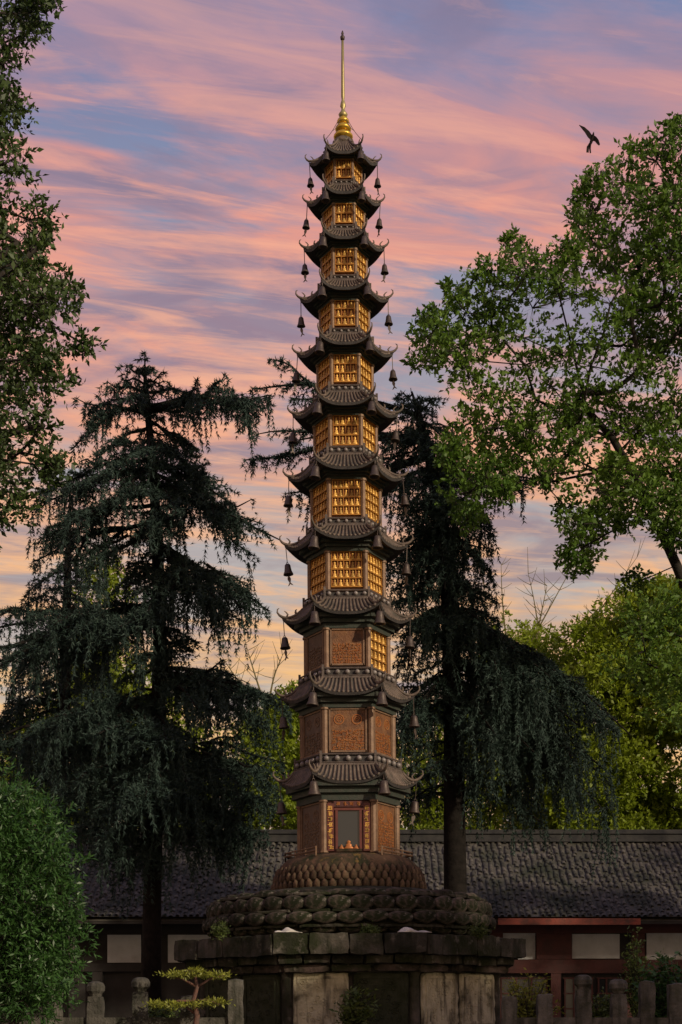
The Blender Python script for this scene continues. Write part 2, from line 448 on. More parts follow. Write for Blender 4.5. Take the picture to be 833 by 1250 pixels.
ORD = ['topmost', 'second highest', 'third highest', 'fourth highest', 'fifth highest', 'middle', 'fifth lowest', 'fourth lowest', 'third lowest', 'second lowest', 'lowest']

def hang_bell(k, corner_local, drop, size, pendant, side_word):
    p = PMAT @ Vector(corner_local)
    e = empty('wind_bell', p)
    e.rotation_euler = (random.uniform(-.08, .08), random.uniform(-.10, .10), random.uniform(-.6, .6) if pendant else random.uniform(0, 6))
    lab = ('bronze wind bell with fish pendant, outer corner toward the %s, %s pagoda roof' if pendant else
           'bronze wind bell without pendant, front corner toward the %s, %s pagoda roof') % (side_word, ORD[k])
    tag(e, lab, 'bell', 'wind bells on the pagoda roof corners')
    place('chain', CHAIN, e, (0, 0, 0), (0, 0, 0), (0.3, 0.3, drop - 0.13 * size))
    place('bell_body', BELL, e, (0, 0, -drop), (0, 0, 0), (size,) * 3)
    if pendant:
        place('chain', CHAIN, e, (0, 0, -drop - 0.5 * size), (0, 0, 0), (0.3, 0.3, 0.68 * size))
        place('fish_pendant', FISH, e, (0, 0, -drop - 1.12 * size), (0, random.uniform(-.25, .25), random.uniform(-.5, .5)), (size * 0.95,) * 3)

def roof_pt(side, s, tt, P):
    """point of a roof shell: side 0..5, s -1..1 along the eave, tt 0 top .. 1 eave"""
    Rt, Rm, Re, zt, ze, lift = P
    a, b = hexv(1, side), hexv(1, side + 1)
    d = (a * (1 - s) + b * (1 + s)) / 2
    R = Rt + ((Rm + (Re - Rm) * abs(s) ** 3.5) - Rt) * tt
    z = zt + (ze - zt) * (1 - (1 - tt) ** 1.55) + lift * abs(s) ** 3.0 * tt ** 1.6
    return Vector((d.x * R, d.y * R, z))

def build_storey(k):
    Rb = HW_B[k] / S57; Re = HW_E[k] / S57 * (0.975 - 0.003 * k)
    dw = PD - C30 * Rb
    zw0, zw1 = zl(WIN1[k], dw), zl(WIN0[k], dw)
    Rm = Re * 0.93
    ze = zl(EAVE[k], PD - C30 * Rm)
    Rr = Rb * 1.16
    dr = PD - C30 * Rr
    if k < 10:
        zb1 = zl(BAL0[k], dr)
        rh = (EAVE[k + 1] - BAL0[k]) * 0.36 / S57 * 0.97
        zb0 = zb1 - rh
    else:
        zb1 = zw0; zb0 = zw0 - 0.02
    # --- body
    body = MB().rings([hexring(Rb * 0.93, zb0 - 0.02), hexring(Rb * 0.93, ze + 0.04)]).build('storey', 'niche' if k < 8 else 'brownpanel', pag)
    for j in range(6):
        v = hexv(Rb, j)
        pb = MB().lathe([(0.055 * Rb + 0.012, zb0), (0.055 * Rb + 0.012, zw1 + 0.02)], (v.x * 0.97, v.y * 0.97, 0), 8)
        for zz_ in (zb0 + 0.03, zw1 - 0.01):
            pb.lathe([(0.075 * Rb + 0.018, zz_ - 0.02), (0.075 * Rb + 0.018, zz_ + 0.02)], (v.x * 0.97, v.y * 0.97, 0), 8)
        pb.build('corner_post', 'post', body)
    # cornice under the eave: stepped dark green bands
    MB().rings([hexring(Rb * 0.99, zw1), hexring(Rb * 1.05, zw1 + 0.002), hexring(Rb * 1.05, zw1 + (ze - zw1) * 0.4),
                hexring(Rb * 1.14, zw1 + (ze - zw1) * 0.42), hexring(Rb * 1.14, zw1 + (ze - zw1) * 0.75),
                hexring(Rb * 1.26, zw1 + (ze - zw1) * 0.77), hexring(Rb * 1.26, ze + 0.03)]).build('cornice', 'green', body)
    # --- faces with figures: camera-facing three and, plain, the others
    H = zw1 - zw0
    for side in range(6):
        a, b = hexv(Rb * 0.93, side), hexv(Rb * 0.93, side + 1)
        mid = (a + b) / 2; dirv = (b - a).normalized(); nrm = mid.normalized(); wid = (b - a).length * 0.84
        ang = math.atan2(dirv.y, dirv.x)
        front = side in (3, 4, 5)
        gr = GRID[k]
        if k == 8 and side == 4: gr = None
        if k == 8 and side == 3: gr = None
        if gr and front:
            nc, nr = gr
            lat = MB()
            for i in range(nc + 1):
                u = -wid / 2 + wid * i / nc
                p = mid + dirv * u + nrm * 0.012
                lat.box((p.x, p.y, (zw0 + zw1) / 2), (0.016, 0.05, H), ang)
            for i in range(nr + 1):
                z = zw0 + H * i / nr
                p = mid + nrm * 0.016
                lat.box((p.x, p.y, z), (wid + 0.03, 0.062, 0.018), ang)
            lat.build('lattice', 'lattice', body)
            ch = H / nr; cw = wid / nc
            for i in range(nc):
                for r in range(nr):
                    u = -wid / 2 + cw * (i + 0.5)
                    p = mid + dirv * u + nrm * (0.015)
                    sx = min(cw * 0.98, ch * 0.75)
                    place('buddha_figure', FIG, body, (p.x, p.y, zw0 + ch * r + 0.012), (0, 0, ang + random.uniform(-.1, .1)), (sx * 1.22, sx * 1.2, ch * 0.84))
        elif k >= 8 and front and not (k == 10 and side == 4):
            # framed panel with carved relief
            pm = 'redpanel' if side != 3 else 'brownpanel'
            c = mid + nrm * 0.02
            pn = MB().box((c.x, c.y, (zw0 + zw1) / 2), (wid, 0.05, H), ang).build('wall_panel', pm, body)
            fr = MB()
            for sgn in (-1, 1):
                p = mid + dirv * sgn * wid * 0.49 + nrm * 0.05
                fr.box((p.x, p.y, (zw0 + zw1) / 2), (0.035, 0.04, H), ang)
                p = mid + nrm * 0.052
                fr.box((p.x, p.y, (zw0 + zw1) / 2 + sgn * H * 0.48), (wid, 0.036, 0.035), ang)
            fr.build('panel_frame', 'post', body)
            rl = MB(); rr = random.Random(k * 7 + side)
            # weathered carved columns, illegible at this distance
            ncol = 8 if side == 4 else 6
            for i in range(ncol):
                u = (-0.42 + 0.84 * (i + 0.5) / ncol) * wid
                z = zw0 + H * 0.07
                top = zw0 + H * (0.48 if k == 9 else 0.62)
                while z < top:
                    for q in range(3):
                        p = mid + dirv * (u + rr.uniform(-.3, .3) * wid / ncol) + nrm * 0.05
                        if rr.random() < .5: rl.box((p.x, p.y, z + rr.uniform(-.02, .02)), (wid / ncol * rr.uniform(.4, .8), 0.016, 0.011), ang)
                        else: rl.box((p.x, p.y, z + rr.uniform(-.02, .02)), (0.011, 0.016, 0.05 * rr.uniform(.6, 1.2)), ang)
                    z += 0.062
            if k >= 9:
                for sgn in (-1, 1):     # carved roundels in the upper half
                    p = mid + dirv * sgn * wid * 0.24 + nrm * 0.047
                    z0_ = zw0 + H * 0.74
                    ring = []
                    for q in range(15):
                        aa = 2 * PI * q / 14
                        ring.append(p + dirv * math.cos(aa) * wid * 0.13 + Vector((0, 0, z0_ + math.sin(aa) * wid * 0.13)))
                    rl.tube(ring, 0.012, 5)
                    rl.tube([p + dirv * math.cos(a_) * wid * 0.09 * r_ + Vector((0, 0, z0_ + math.sin(a_) * wid * 0.09 * r_)) for a_, r_ in [(q * 0.9, 1 - q * 0.08) for q in range(11)]], 0.010, 5)
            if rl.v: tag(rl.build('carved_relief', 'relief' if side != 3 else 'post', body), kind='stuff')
        elif not front:
            c = mid + nrm * 0.012
            MB().box((c.x, c.y, (zw0 + zw1) / 2), (wid, 0.05, H), ang).build('wall_panel', 'brownpanel', body)
    if k == 10:
        # shrine opening with couplet columns
        mid = (hexv(Rb * .93, 4) + hexv(Rb * .93, 5)) / 2
        y0 = mid.y - 0.02
        MB().box((0, y0 + 0.01, (zw0 + zw1) / 2), (Rb * 0.80, 0.05, H), 0).build('wall_panel', 'red', body)
        MB().box((0, y0 - 0.020, zw0 + H * 0.46), (Rb * 0.44, 0.02, H * 0.70), 0).build('shrine_glass', 'glass', body)
        fr = MB()
        for sgn in (-1, 1): fr.box((sgn * Rb * 0.235, y0 - 0.04, zw0 + H * 0.44), (0.05, 0.06, H * 0.78), 0)
        fr.box((0, y0 - 0.042, zw0 + H * 0.83), (Rb * 0.56, 0.064, 0.05), 0)
        fr.build('shrine_frame', 'red', body)
        rr = random.Random(5)
        def strokes(cx, cz, s):
            m = MB()
            for q in range(6):
                if q % 2: m.box((cx + rr.uniform(-.2, .2) * s, y0 - 0.075, cz + (q - 2.5) * 0.15 * s), (s * rr.uniform(.45, .9), 0.016, s * 0.12), 0)
                else: m.box((cx + rr.uniform(-.3, .3) * s, y0 - 0.077, cz + rr.uniform(-.1, .1) * s), (s * 0.13, 0.016, s * rr.uniform(.5, .85)), 0)
            return m
        for sgn in (-1, 1):
            col_ = MB().box((sgn * Rb * 0.355, y0 - 0.045, (zw0 + zw1) / 2 - H * 0.02), (Rb * 0.13, 0.05, H * 0.92), 0).build('couplet_board', 'red', body)
            for i in range(8): strokes(sgn * Rb * 0.355, zw0 + H * (0.09 + 0.108 * i), 0.105).build('gilt_character', 'gold', body)
        MB().box((0, y0 - 0.05, zw1 - H * 0.07), (Rb * 0.58, 0.04, H * 0.11), 0).build('name_board', 'timber', body)
        for i in range(4): strokes(-Rb * 0.2 + Rb * 0.133 * i, zw1 - H * 0.07, 0.085).build('gilt_character', 'relief', body)
        # low gilt altar figure at the foot of the glass
        MB().box((0, y0 - 0.07, zw0 + 0.03), (Rb * 0.5, 0.12, 0.06), 0, 0.012).build('altar_step', 'mound', body)
        place('buddha_figure', FIG, body, (0, y0 - 0.065, zw0 + 0.06), (0, 0, 0), (0.26, 0.12, 0.18)).data = FIGR
        for sx_ in (-0.15, 0.15): place('offering_bowl', FIG, body, (sx_, y0 - 0.08, zw0 + 0.06), (0, 0, 0), (0.15, 0.1, 0.09)).data = FIGR
    # --- balcony above the roof below
    if k < 10:
        bal = MB().rings([hexring(Rb * 0.9, zb0 - 0.03), hexring(Rr * 1.02, zb0 - 0.03), hexring(Rr * 1.02, zb0 + 0.01), hexring(Rb * 0.9, zb0 + 0.01)]).build('balcony', 'iron', pag)
        rl = MB(); balls = MB()
        for side in range(6):
            a, b = hexv(Rr * 0.985, side), hexv(Rr * 0.985, side + 1)
            for zr, rw in ((zb0 + rh * 0.15, 0.030), (zb1, 0.036)):
                rl.tube([a + Vector((0, 0, zr)), b + Vector((0, 0, zr))], rw * 0.55, 5)
            rl.box((a.x, a.y, (zb0 + zb1) / 2 + 0.03), (0.05, 0.05, rh + 0.08), 0)
            nb = 5 if k > 3 else 4
            for i in range(nb):
                p = a.lerp(b, (i + 0.5) / nb)
                r = rh * 0.29
                balls.lathe([(r * .3, -r), (r, -r * .4), (r, r * .4), (r * .3, r)], (p.x, p.y, zb0 + rh * 0.56), 7)
        rl.build('railing', 'iron', bal); tag(balls.build('baluster_row', 'ball', bal, True), kind='stuff')
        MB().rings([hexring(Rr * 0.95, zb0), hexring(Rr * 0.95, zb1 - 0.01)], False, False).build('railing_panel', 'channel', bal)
    # --- roof
    if k > 0:
        Rbt = HW_B[k - 1] / S57 * 1.16 * 1.0
        zt = STO[k - 1] - 0.032
    else:
        Rbt = 0.20; zt = zl(171, PD - 0.17)
    lift = 0.118 + 0.007 * k
    P = (Rbt, Rm, Re, zt, ze, lift)
    NT, NS = 7, 13
    sh = MB()
    for side in range(6):
        base = len(sh.v)
        for i in range(NT + 1):
            for j in range(NS + 1):
                sh.v.append(tuple(roof_pt(side, -1 + 2 * j / NS, i / NT, P)))
        for i in range(NT):
            for j in range(NS):
                q = base + i * (NS + 1) + j
                sh.f.append((q, q + NS + 1, q + NS + 2, q + 1))
        # eave edge and soffit back to the wall
        b2 = len(sh.v)
        for j in range(NS + 1):
            e = roof_pt(side, -1 + 2 * j / NS, 1, P)
            sh.v.append((e.x * 0.985, e.y * 0.985, e.z - 0.055))
            w = hexv(Rb * 1.2, side) * (1 - j / NS) + hexv(Rb * 1.2, side + 1) * (j / NS)
            sh.v.append((w.x, w.y, ze + 0.025))
        for j in range(NS):
            e0 = base + NT * (NS + 1) + j
            sh.f.append((e0, b2 + 2 * j, b2 + 2 * j + 2, e0 + 1))
            sh.f.append((b2 + 2 * j, b2 + 2 * j + 1, b2 + 2 * j + 3, b2 + 2 * j + 2))
    roof = sh.build('roof', 'channel', pag)
    nr = 9 + int(round(k * 0.5))
    ribs = MB()
    for side in range(6):
        for i in range(nr):
            s = -1 + 2 * (i + 0.5) / nr
            s *= 0.93
            pts = [roof_pt(side, s, q / 6, P) + Vector((0, 0, 0.010)) for q in range(7)]
            rr_ = 0.019 + 0.0014 * k
            ribs.tube(pts, [rr_ * 0.85] * 6 + [rr_ * 1.15], 5)
    tag(ribs.build('tile_ribs', 'tile', roof, True), kind='stuff')
    for side in range(6):
        cr = MB()
        w = 0.024 + 0.0011 * k
        pts = [roof_pt(side, -1, q / 7, P) + Vector((0, 0, 0.03)) for q in range(8)]
        d = (pts[-1] - pts[-2]); d.z = 0; d.normalize()
        tip = pts[-1]; S = 0.82 + 0.03 * k
        pts += [tip + d * 0.05 * S + Vector((0, 0, 0.035 * S)), tip + d * 0.09 * S + Vector((0, 0, 0.09 * S)), tip + d * 0.085 * S + Vector((0, 0, 0.15 * S)), tip + d * 0.05 * S + Vector((0, 0, 0.175 * S))]
        cr.tube(pts, [w] * 7 + [w * .95, w * .8, w * .62, w * .45, w * .2], 6)
        # second prong and the upright finial at the head of the ridge
        q = pts[7] - d * 0.10 * S
        cr.tube([q, q - d * 0.02 * S + Vector((0, 0, 0.05 * S)), q + d * 0.01 * S + Vector((0, 0, 0.09 * S)), q + d * 0.055 * S + Vector((0, 0, 0.12 * S))], [w * .7, w * .6, w * .45, w * .15], 5)
        q = pts[2]
        cr.tube([q, q + d * 0.03 * S + Vector((0, 0, 0.04 * S)), q + d * 0.025 * S + Vector((0, 0, 0.085 * S)), q + d * 0.0 * S + Vector((0, 0, 0.105 * S))], [w * .9, w * .8, w * .5, w * .2], 5)
        cr.build('ridge_horn', 'tile', roof, True)
    # --- bells: outer corners with pendants, front corners short and close
    sz = 0.165 + 0.009 * k
    for vtx in (0, 3):
        c = hexv(Re * 0.975, vtx); hang_bell(k, (c.x, c.y, ze + lift - 0.05), 0.30 + 0.008 * k, sz, True, 'red fascia' if vtx == 0 else 'rounded bush')
    for vtx in (4, 5):
        c = hexv(Re * 0.965, vtx); hang_bell(k, (c.x, c.y, ze + lift - 0.05), 0.10 + 0.004 * k, sz * 1.12, False, 'red fascia' if vtx == 5 else 'rounded bush')
    return zb0

STO = []
for k in range(11):
    STO.append(build_storey(k))

# --- spire
ztop = zl(171, PD - 0.15)
sp = MB().lathe([(0.22, ztop - 0.05), (0.235, ztop + 0.02), (0.19, ztop + 0.07), (0.16, ztop + 0.10)], n=16).build('spire', 'tile', pag, True)
def pz(y): return zl(y, PD)
for (ya, yb, r) in ((171, 161.5, 0.20), (161.5, 152, 0.165), (152, 143.5, 0.125)):
    z0, z1 = pz(ya), pz(yb); h = z1 - z0
    MB().lathe([(r * .62, z0), (r, z0 + h * .22), (r * 1.04, z0 + h * .45), (r * .9, z0 + h * .7), (r * .55, z1)], n=16).build('spire_ring', 'spire', sp, True)
MB().lathe([(0.07, pz(144)), (0.10, pz(140)), (0.05, pz(136)), (0.035, pz(133)), (0.062, pz(130)), (0.05, pz(126)), (0.03, pz(122)), (0.04, pz(118)), (0.034, pz(80)), (0.026, pz(50))], n=10).build('mast', 'mast', sp, True)
MB().lathe([(0.01, pz(50)), (0.045, pz(48)), (0.05, pz(45)), (0.02, pz(43)), (0.03, pz(41)), (0.01, pz(37.5))], n=10).build('mast_knob', 'bell', sp, True)
for kk in range(6):
    c = hexv(HW_E[0] / S57 * 0.55, kk)
    a = Vector((0, 0, pz(134))); b = Vector((c.x, c.y, pz(172)))
    pts = [a.lerp(b, i / 6) - Vector((0, 0, 0.08 * math.sin(PI * i / 6))) for i in range(7)]
    MB().tube(pts, 0.006, 4).build('stay_chain', 'bell', sp)

# --- base: lotus mound, lotus rings, octagonal slab and plinth
def octring(a, z):
    R = a / math.cos(PI / 8)
    return [(R * math.cos(PI / 8 + PI / 4 * k), R * math.sin(PI / 8 + PI / 4 * k), z) for k in range(8)]
zm1 = zl(1040, 28.75); zm0 = zl(1083, 28.4)
Hm = zm1 - zm0
mprof = [(1.63, 0), (1.64, .12), (1.60, .45), (1.50, .75), (1.36, .93), (1.22, 1.0)]
mound = MB().lathe([(r * 0.97, zm0 + Hm * h) for r, h in mprof], n=48).build('lotus_mound', 'mound', pag, True)
def petal_mesh(name, w, h, th, m):
    b = MB(); rows = [(0, .78), (.3, 1.0), (.62, .92), (.85, .55), (1.0, .12)]
    rs = []
    for hh, ww in rows:
        bul = math.sin(PI * min(hh * 0.75 + 0.1, 1)) * th
        rs.append([(-w / 2 * ww, 0, hh * h), (-w / 4 * ww, -bul * .8, hh * h), (0, -bul, hh * h), (w / 4 * ww, -bul * .8, hh * h), (w / 2 * ww, 0, hh * h), (0, th * .25, hh * h)])
    b.rings(rs)
    return b.mesh(name, m, True)
PM = petal_mesh('petal', 0.165, 0.20, 0.045, 'mound')
for row, (r, hz, n, tilt) in enumerate(((1.605, 0.0, 60, 0.02), (1.59, 0.22, 60, -0.14), (1.555, 0.42, 60, -0.32), (1.47, 0.62, 58, -0.66), (1.36, 0.80, 54, -1.05))):
    for i in range(n):
        a = 2 * PI * (i + 0.5 * (row % 2)) / n
        place('petal', PM, mound, (r * math.cos(a), r * math.sin(a), zm0 + Hm * hz), (tilt + random.uniform(-.06, .06), random.uniform(-.05, .05), a + PI / 2), (1, 1, random.uniform(.9, 1.1)))
# low rail round the first storey, open at the front
rail = MB()
zr = zm1 + 0.05
for side in (0, 1, 2, 3, 5):
    a, b = hexv(1.34, side), hexv(1.34, side + 1)
    rail.tube([a + Vector((0, 0, zr)), b + Vector((0, 0, zr))], 0.022, 6)
    rail.tube([a + Vector((0, 0, zr + .07)), b + Vector((0, 0, zr + .07))], 0.016, 6)
    for i in range(4):
        p = a.lerp(b, i / 3); rail.tube([p + Vector((0, 0, zm1 - 0.06)), p + Vector((0, 0, zr + .09))], 0.018, 5)
rail.build('shrine_rail', 'post', mound)
# neck under the mound, then two rows of large rounded petals
zA = zl(1082, 28.0); 
ringz = [(3.00, zl(1112, 27.1), zl(1092, 27.3)), (3.06, zl(1127, 27.0), zl(1110, 27.0))]
zs1 = zl(1139, 26.5)          # slab top
drum = MB().lathe([(2.72, zs1 - 0.02), (2.72, zs1 + 0.10), (2.86, zs1 + 0.14), (2.90, ringz[1][1]), (2.84, ringz[0][2] - .05), (2.55, ringz[0][2] + 0.02), (1.9, zA + 0.02), (1.62, zA + 0.05)], n=48).build('lotus_drum', 'stone', pag, True)
PB = petal_mesh('petal', 0.50, 0.30, 0.16, 'stone2')
def lump_mesh():
    b = MB(); rs = []
    for i in range(7):
        th = -PI / 2 + PI * i / 6
        z = math.sin(th); r = math.cos(th) ** 0.6 if i not in (0, 6) else 0.02
        rs.append([(0.5 * r * math.copysign(abs(math.cos(a)) ** .7, math.cos(a)), 0.5 * r * math.copysign(abs(math.sin(a)) ** .8, math.sin(a)), 0.5 * z) for a in [2 * PI * q / 10 for q in range(10)]])
    b.rings(rs)
    return b.mesh('petal', 'stone2', True)
def lotus_petal():
    b = MB(); NU, NV = 8, 6
    for jv in range(NV + 1):
        v = jv / NV
        wv = (1 - max(0, (.35 - v) / .35) ** 2 * .75) * (1 - max(0, (v - .75) / .25) ** 2 * .35)
        for iu in range(NU + 1):
            u = -1 + 2 * iu / NU
            z = (v - .5) + .10 * abs(u) ** 2 * (v - .2) * -1
            bul = math.sin(PI * (.18 + .66 * v)) * (1 - .62 * u * u) * .5
            bul += .055 * (1 if .55 < abs(u) < .9 or v > .82 else 0) - .05 * (1 if abs(u) < .2 and v < .8 else 0)
            b.v.append((.5 * u * wv, -bul, z))
    nb = len(b.v)
    for jv in range(NV):
        for iu in range(NU):
            q = jv * (NU + 1) + iu; b.f.append((q, q + 1, q + NU + 2, q + NU + 1))
    bd = [iu for iu in range(NU + 1)] + [jv * (NU + 1) + NU for jv in range(1, NV + 1)] + [NV * (NU + 1) + iu for iu in range(NU - 1, -1, -1)] + [jv * (NU + 1) for jv in range(NV - 1, 0, -1)]
    for q in bd: x, y, z = b.v[q]; b.v.append((x * .9, .35, z * .9))
    n = len(bd)
    for q in range(n): b.f.append((bd[(q + 1) % n], bd[q], nb + q, nb + (q + 1) % n))
    b.f.append(tuple(nb + q for q in range(n)))
    return b.mesh('petal', 'stone2', True)
LUMP = lotus_petal()
rr = random.Random(3)
for row, (r, z0, z1) in enumerate(ringz):
    n = 42 if row == 0 else 38
    for i in range(n):
        a = 2 * PI * (i + 0.5 * row) / n + rr.uniform(-.008, .008)
        rad = r - 0.08 + rr.uniform(-.02, .02)
        place('petal', LUMP, drum, (rad * math.cos(a), rad * math.sin(a), (z0 + z1) / 2 + rr.uniform(-.012, .012)),
              (rr.uniform(-.06, .06), rr.uniform(-.05, .05), a + PI / 2), (2 * PI * r / n * 1.0, 0.22, (z1 - z0) * rr.uniform(.85, 1.0)))
for i in range(30):
    a = 2 * PI * (i + .25) / 30
    place('petal', LUMP, drum, (2.62 * math.cos(a), 2.62 * math.sin(a), ringz[0][2] + 0.03), (rr.uniform(-.1, .1), rr.uniform(-.1, .1), a + PI / 2), (0.58, 0.40, 0.24 * rr.uniform(.8, 1.15)))
for zc, rc in ((ringz[1][2] - .005, 2.97), (ringz[1][1] - .03, 2.95), (ringz[0][2] + .02, 2.88)):
    for i in range(24):        # thin ledge stones between the petal rows
        a = 2 * PI * (i + rr.random() * .2) / 24
        rough_box((rc * math.cos(a) - .1 * math.cos(a), rc * math.sin(a) - .1 * math.sin(a), zc), (2 * PI * rc / 24 * .97, .26, .055), a + PI / 2, .008, .14, rr.random()).build('ledge_stone', 'stone', drum)
# small pendant leaves below the rows
for i in range(36):
    a = 2 * PI * i / 36
    place('petal', LUMP, drum, (2.78 * math.cos(a), 2.78 * math.sin(a), zs1 + 0.13), (0, 0, a + PI / 2), (0.46, 0.3, 0.19))
zs0 = zl(1165, 26.5)
slab = MB().rings([octring(3.38, zs0 + .02), octring(3.38, zs1 - .03), octring(2.6, zs1 - .01)]).build('base_slab', 'stone', pag)
# stone blocks of the slab edge: uneven, chipped
def oct_blocks(parent, a, z0, z1, nmin, depth, m, jut, amp, name='edge_block'):
    for side in range(8):
        R = a / math.cos(PI / 8); a0 = PI / 8 + PI / 4 * side
        A = Vector((R * math.cos(a0), R * math.sin(a0), 0)); B = Vector((R * math.cos(a0 + PI / 4), R * math.sin(a0 + PI / 4), 0))
        dv = (B - A).normalized(); nv = Vector((dv.y, -dv.x, 0)); ang = math.atan2(dv.y, dv.x); Lw = (B - A).length
        n = nmin + rr.randint(0, 1)
        cuts = [0] + [(q + rr.uniform(-.18, .18)) / n for q in range(1, n)] + [1]
        for c0, c1 in zip(cuts[:-1], cuts[1:]):
            p = A + dv * Lw * (c0 + c1) / 2 + nv * (rr.uniform(-jut, jut) - depth / 2 + .04)
            rough_box((p.x, p.y, (z0 + z1) / 2 + rr.uniform(-.012, .012)), (Lw * (c1 - c0) - 0.012, depth, (z1 - z0) * rr.uniform(.94, 1.02)), ang, amp, .13, rr.random()).build(name, m, parent)
oct_blocks(slab, 3.50, zs0, zs1, 3, 0.30, 'stone', .02, .02)
zp1 = zl(1186, 27.0)
mould = MB().rings([octring(3.05, zp1 - .02), octring(3.08, zp1 + .03), octring(3.10, zs0 - .01), octring(3.08, zs0 + .03)]).build('base_moulding', 'stone', pag)
zmid = zp1 + (zs0 - zp1) * .45
oct_blocks(mould, 3.17, zp1 + .0, zmid, 3, .22, 'stone2', .025, .018, 'moulding_block')
oct_blocks(mould, 3.30, zmid, zs0 + .01, 4, .26, 'stone', .03, .02, 'moulding_block')
plinth = MB().rings([octring(2.98, 0.0), octring(2.98, zp1 + .01)]).build('base_plinth', 'stone', pag)
MB().rings([octring(3.22, -0.02), octring(3.22, 0.16), octring(3.05, 0.22), octring(2.99, 0.24)]).build('plinth_foot', 'fence', plinth)
for side in range(8):
    R = 2.98 / math.cos(PI / 8); a0 = PI / 8 + PI / 4 * side
    A = Vector((R * math.cos(a0), R * math.sin(a0), 0)); B = Vector((R * math.cos(a0 + PI / 4), R * math.sin(a0 + PI / 4), 0))
    dv = (B - A).normalized(); nv = Vector((dv.y, -dv.x, 0)); ang = math.atan2(dv.y, dv.x); Lw = (B - A).length
    hh = zp1 - 0.24
    for i in range(2):
        p = A + dv * Lw * (0.27 + 0.46 * i) + nv * 0.02
        key = (side, i)
        m = 'pale'
        if key in ((5, 1), (4, 0), (4, 1), (3, 0), (3, 1)): m = 'mossp'
        pn = rough_box((p.x, p.y, 0.24 + hh / 2), (Lw * 0.43, 0.10, hh - 0.03), ang, .012, .12, side * 3 + i).build('carved_panel', m, plinth)
        fr = MB()
        q = p + nv * 0.05
        for sg in (-1, 1):
            e = q + dv * sg * Lw * 0.17
            fr.box((e.x, e.y, 0.24 + hh / 2), (0.05, 0.035, hh * 0.84), ang)
            fr.box((q.x, q.y, 0.24 + hh / 2 + sg * hh * 0.40), (Lw * 0.34, 0.037, 0.05), ang)
        # worn low relief
        r2 = random.Random(side * 5 + i)
        for s_ in range(34):
            e = q + dv * r2.uniform(-.15, .15) * Lw - nv * 0.005; zc = 0.24 + hh * r2.uniform(.15, .85)
            pts = [e + dv * 0.05 * math.cos(q_ * 1.1 + s_) * (1 - q_ * .1) + Vector((0, 0, zc + 0.05 * math.sin(q_ * 1.1 + s_) * (1 - q_ * .1))) for q_ in range(6)]
            fr.tube(pts, 0.019, 4)
        tag(fr.build('panel_relief', m, pn), kind='stuff')
    p = A + nv * 0.0
    MB().lathe([(0.13, 0.24), (0.11, 0.34), (0.10, zp1 - .1), (0.13, zp1 - .01)], (A.x * .985, A.y * .985, 0), 8).build('corner_column', 'stone', plinth, True)

# white cloths lying on the slab edge
for px, w, lab, sd in ((347, 0.50, 'crumpled white cloth on the slab edge, above the pale carved panel', 1), (500, 0.62, 'long white cloth lying on the slab edge with a trailing end', 4)):
    r2 = random.Random(sd); b = MB(); nx, ny = 22, 8
    base = W(px, 1139, 26.68); base.z = TERR + zs1 + 0.012
    for i in range(nx + 1):
        for j in range(ny + 1):
            u, v = i / nx, j / ny
            tail = (1 - u) if sd == 4 else u * 0
            hgt = 0.13 * math.sin(PI * u) ** .7 * math.sin(PI * v) ** .7 * (0.55 + 0.45 * math.sin(9 * u + 4 * v + sd)) * (1.25 - u)
            b.v.append((w * (u - .35) + 0.02 * math.sin(11 * v), 0.34 * (v - .5) * (1.1 - .75 * u) + 0.03 * math.sin(8 * u + sd), 0.012 + max(hgt, 0)))
    for i in range(nx):
        for j in range(ny):
            q = i * (ny + 1) + j; b.f.append((q, q + ny + 1, q + ny + 2, q + 1))
    o = b.build('cloth', 'cloth', None, True, base)
    sm = o.modifiers.new('s', 'SOLIDIFY'); sm.thickness = 0.006
    tag(o, lab, 'cloth', None)

# ------------------------------------------------------------------ temple hall behind
HD = 44.0
hall = empty('temple_hall', (2.0, HD + 5, TERR))
tag(hall, 'long low temple hall with grey tiled roof, red fascia and white plaster panels', 'temple')
def hz(py, d): return EYE + (HY - py) * d / F - TERR
x0, x1 = -16.0, 16.0            # local, hall centre at 2
ye = -5.0; yr = 0.0
z_e = hz(1119, HD); z_r = hz(1028, HD + 5)
z_top = hz(1014, HD + 5)
def roofz(tt): return z_e + (z_r - z_e) * (tt ** 1.12)
rb = MB(); NTT = 10
for sgn in (1, -1):
    base = len(rb.v)
    for i in range(NTT + 1):
        tt = i / NTT
        for x in (x0, x1): rb.v.append((x, sgn * (ye + (yr - ye) * tt), roofz(tt)))
    for i in range(NTT):
        q = base + 2 * i; rb.f.append((q, q + 1, q + 3, q + 2))
    base = len(rb.v)
    for i in range(NTT + 1):
        tt = i / NTT
        for x in (x0, x1): rb.v.append((x, sgn * (ye + (yr - ye) * tt), roofz(tt) - 0.14))
    for i in range(NTT):
        q = base + 2 * i; rb.f.append((q + 1, q, q + 2, q + 3))
roofo = rb.build('roof', 'rooftile', hall)
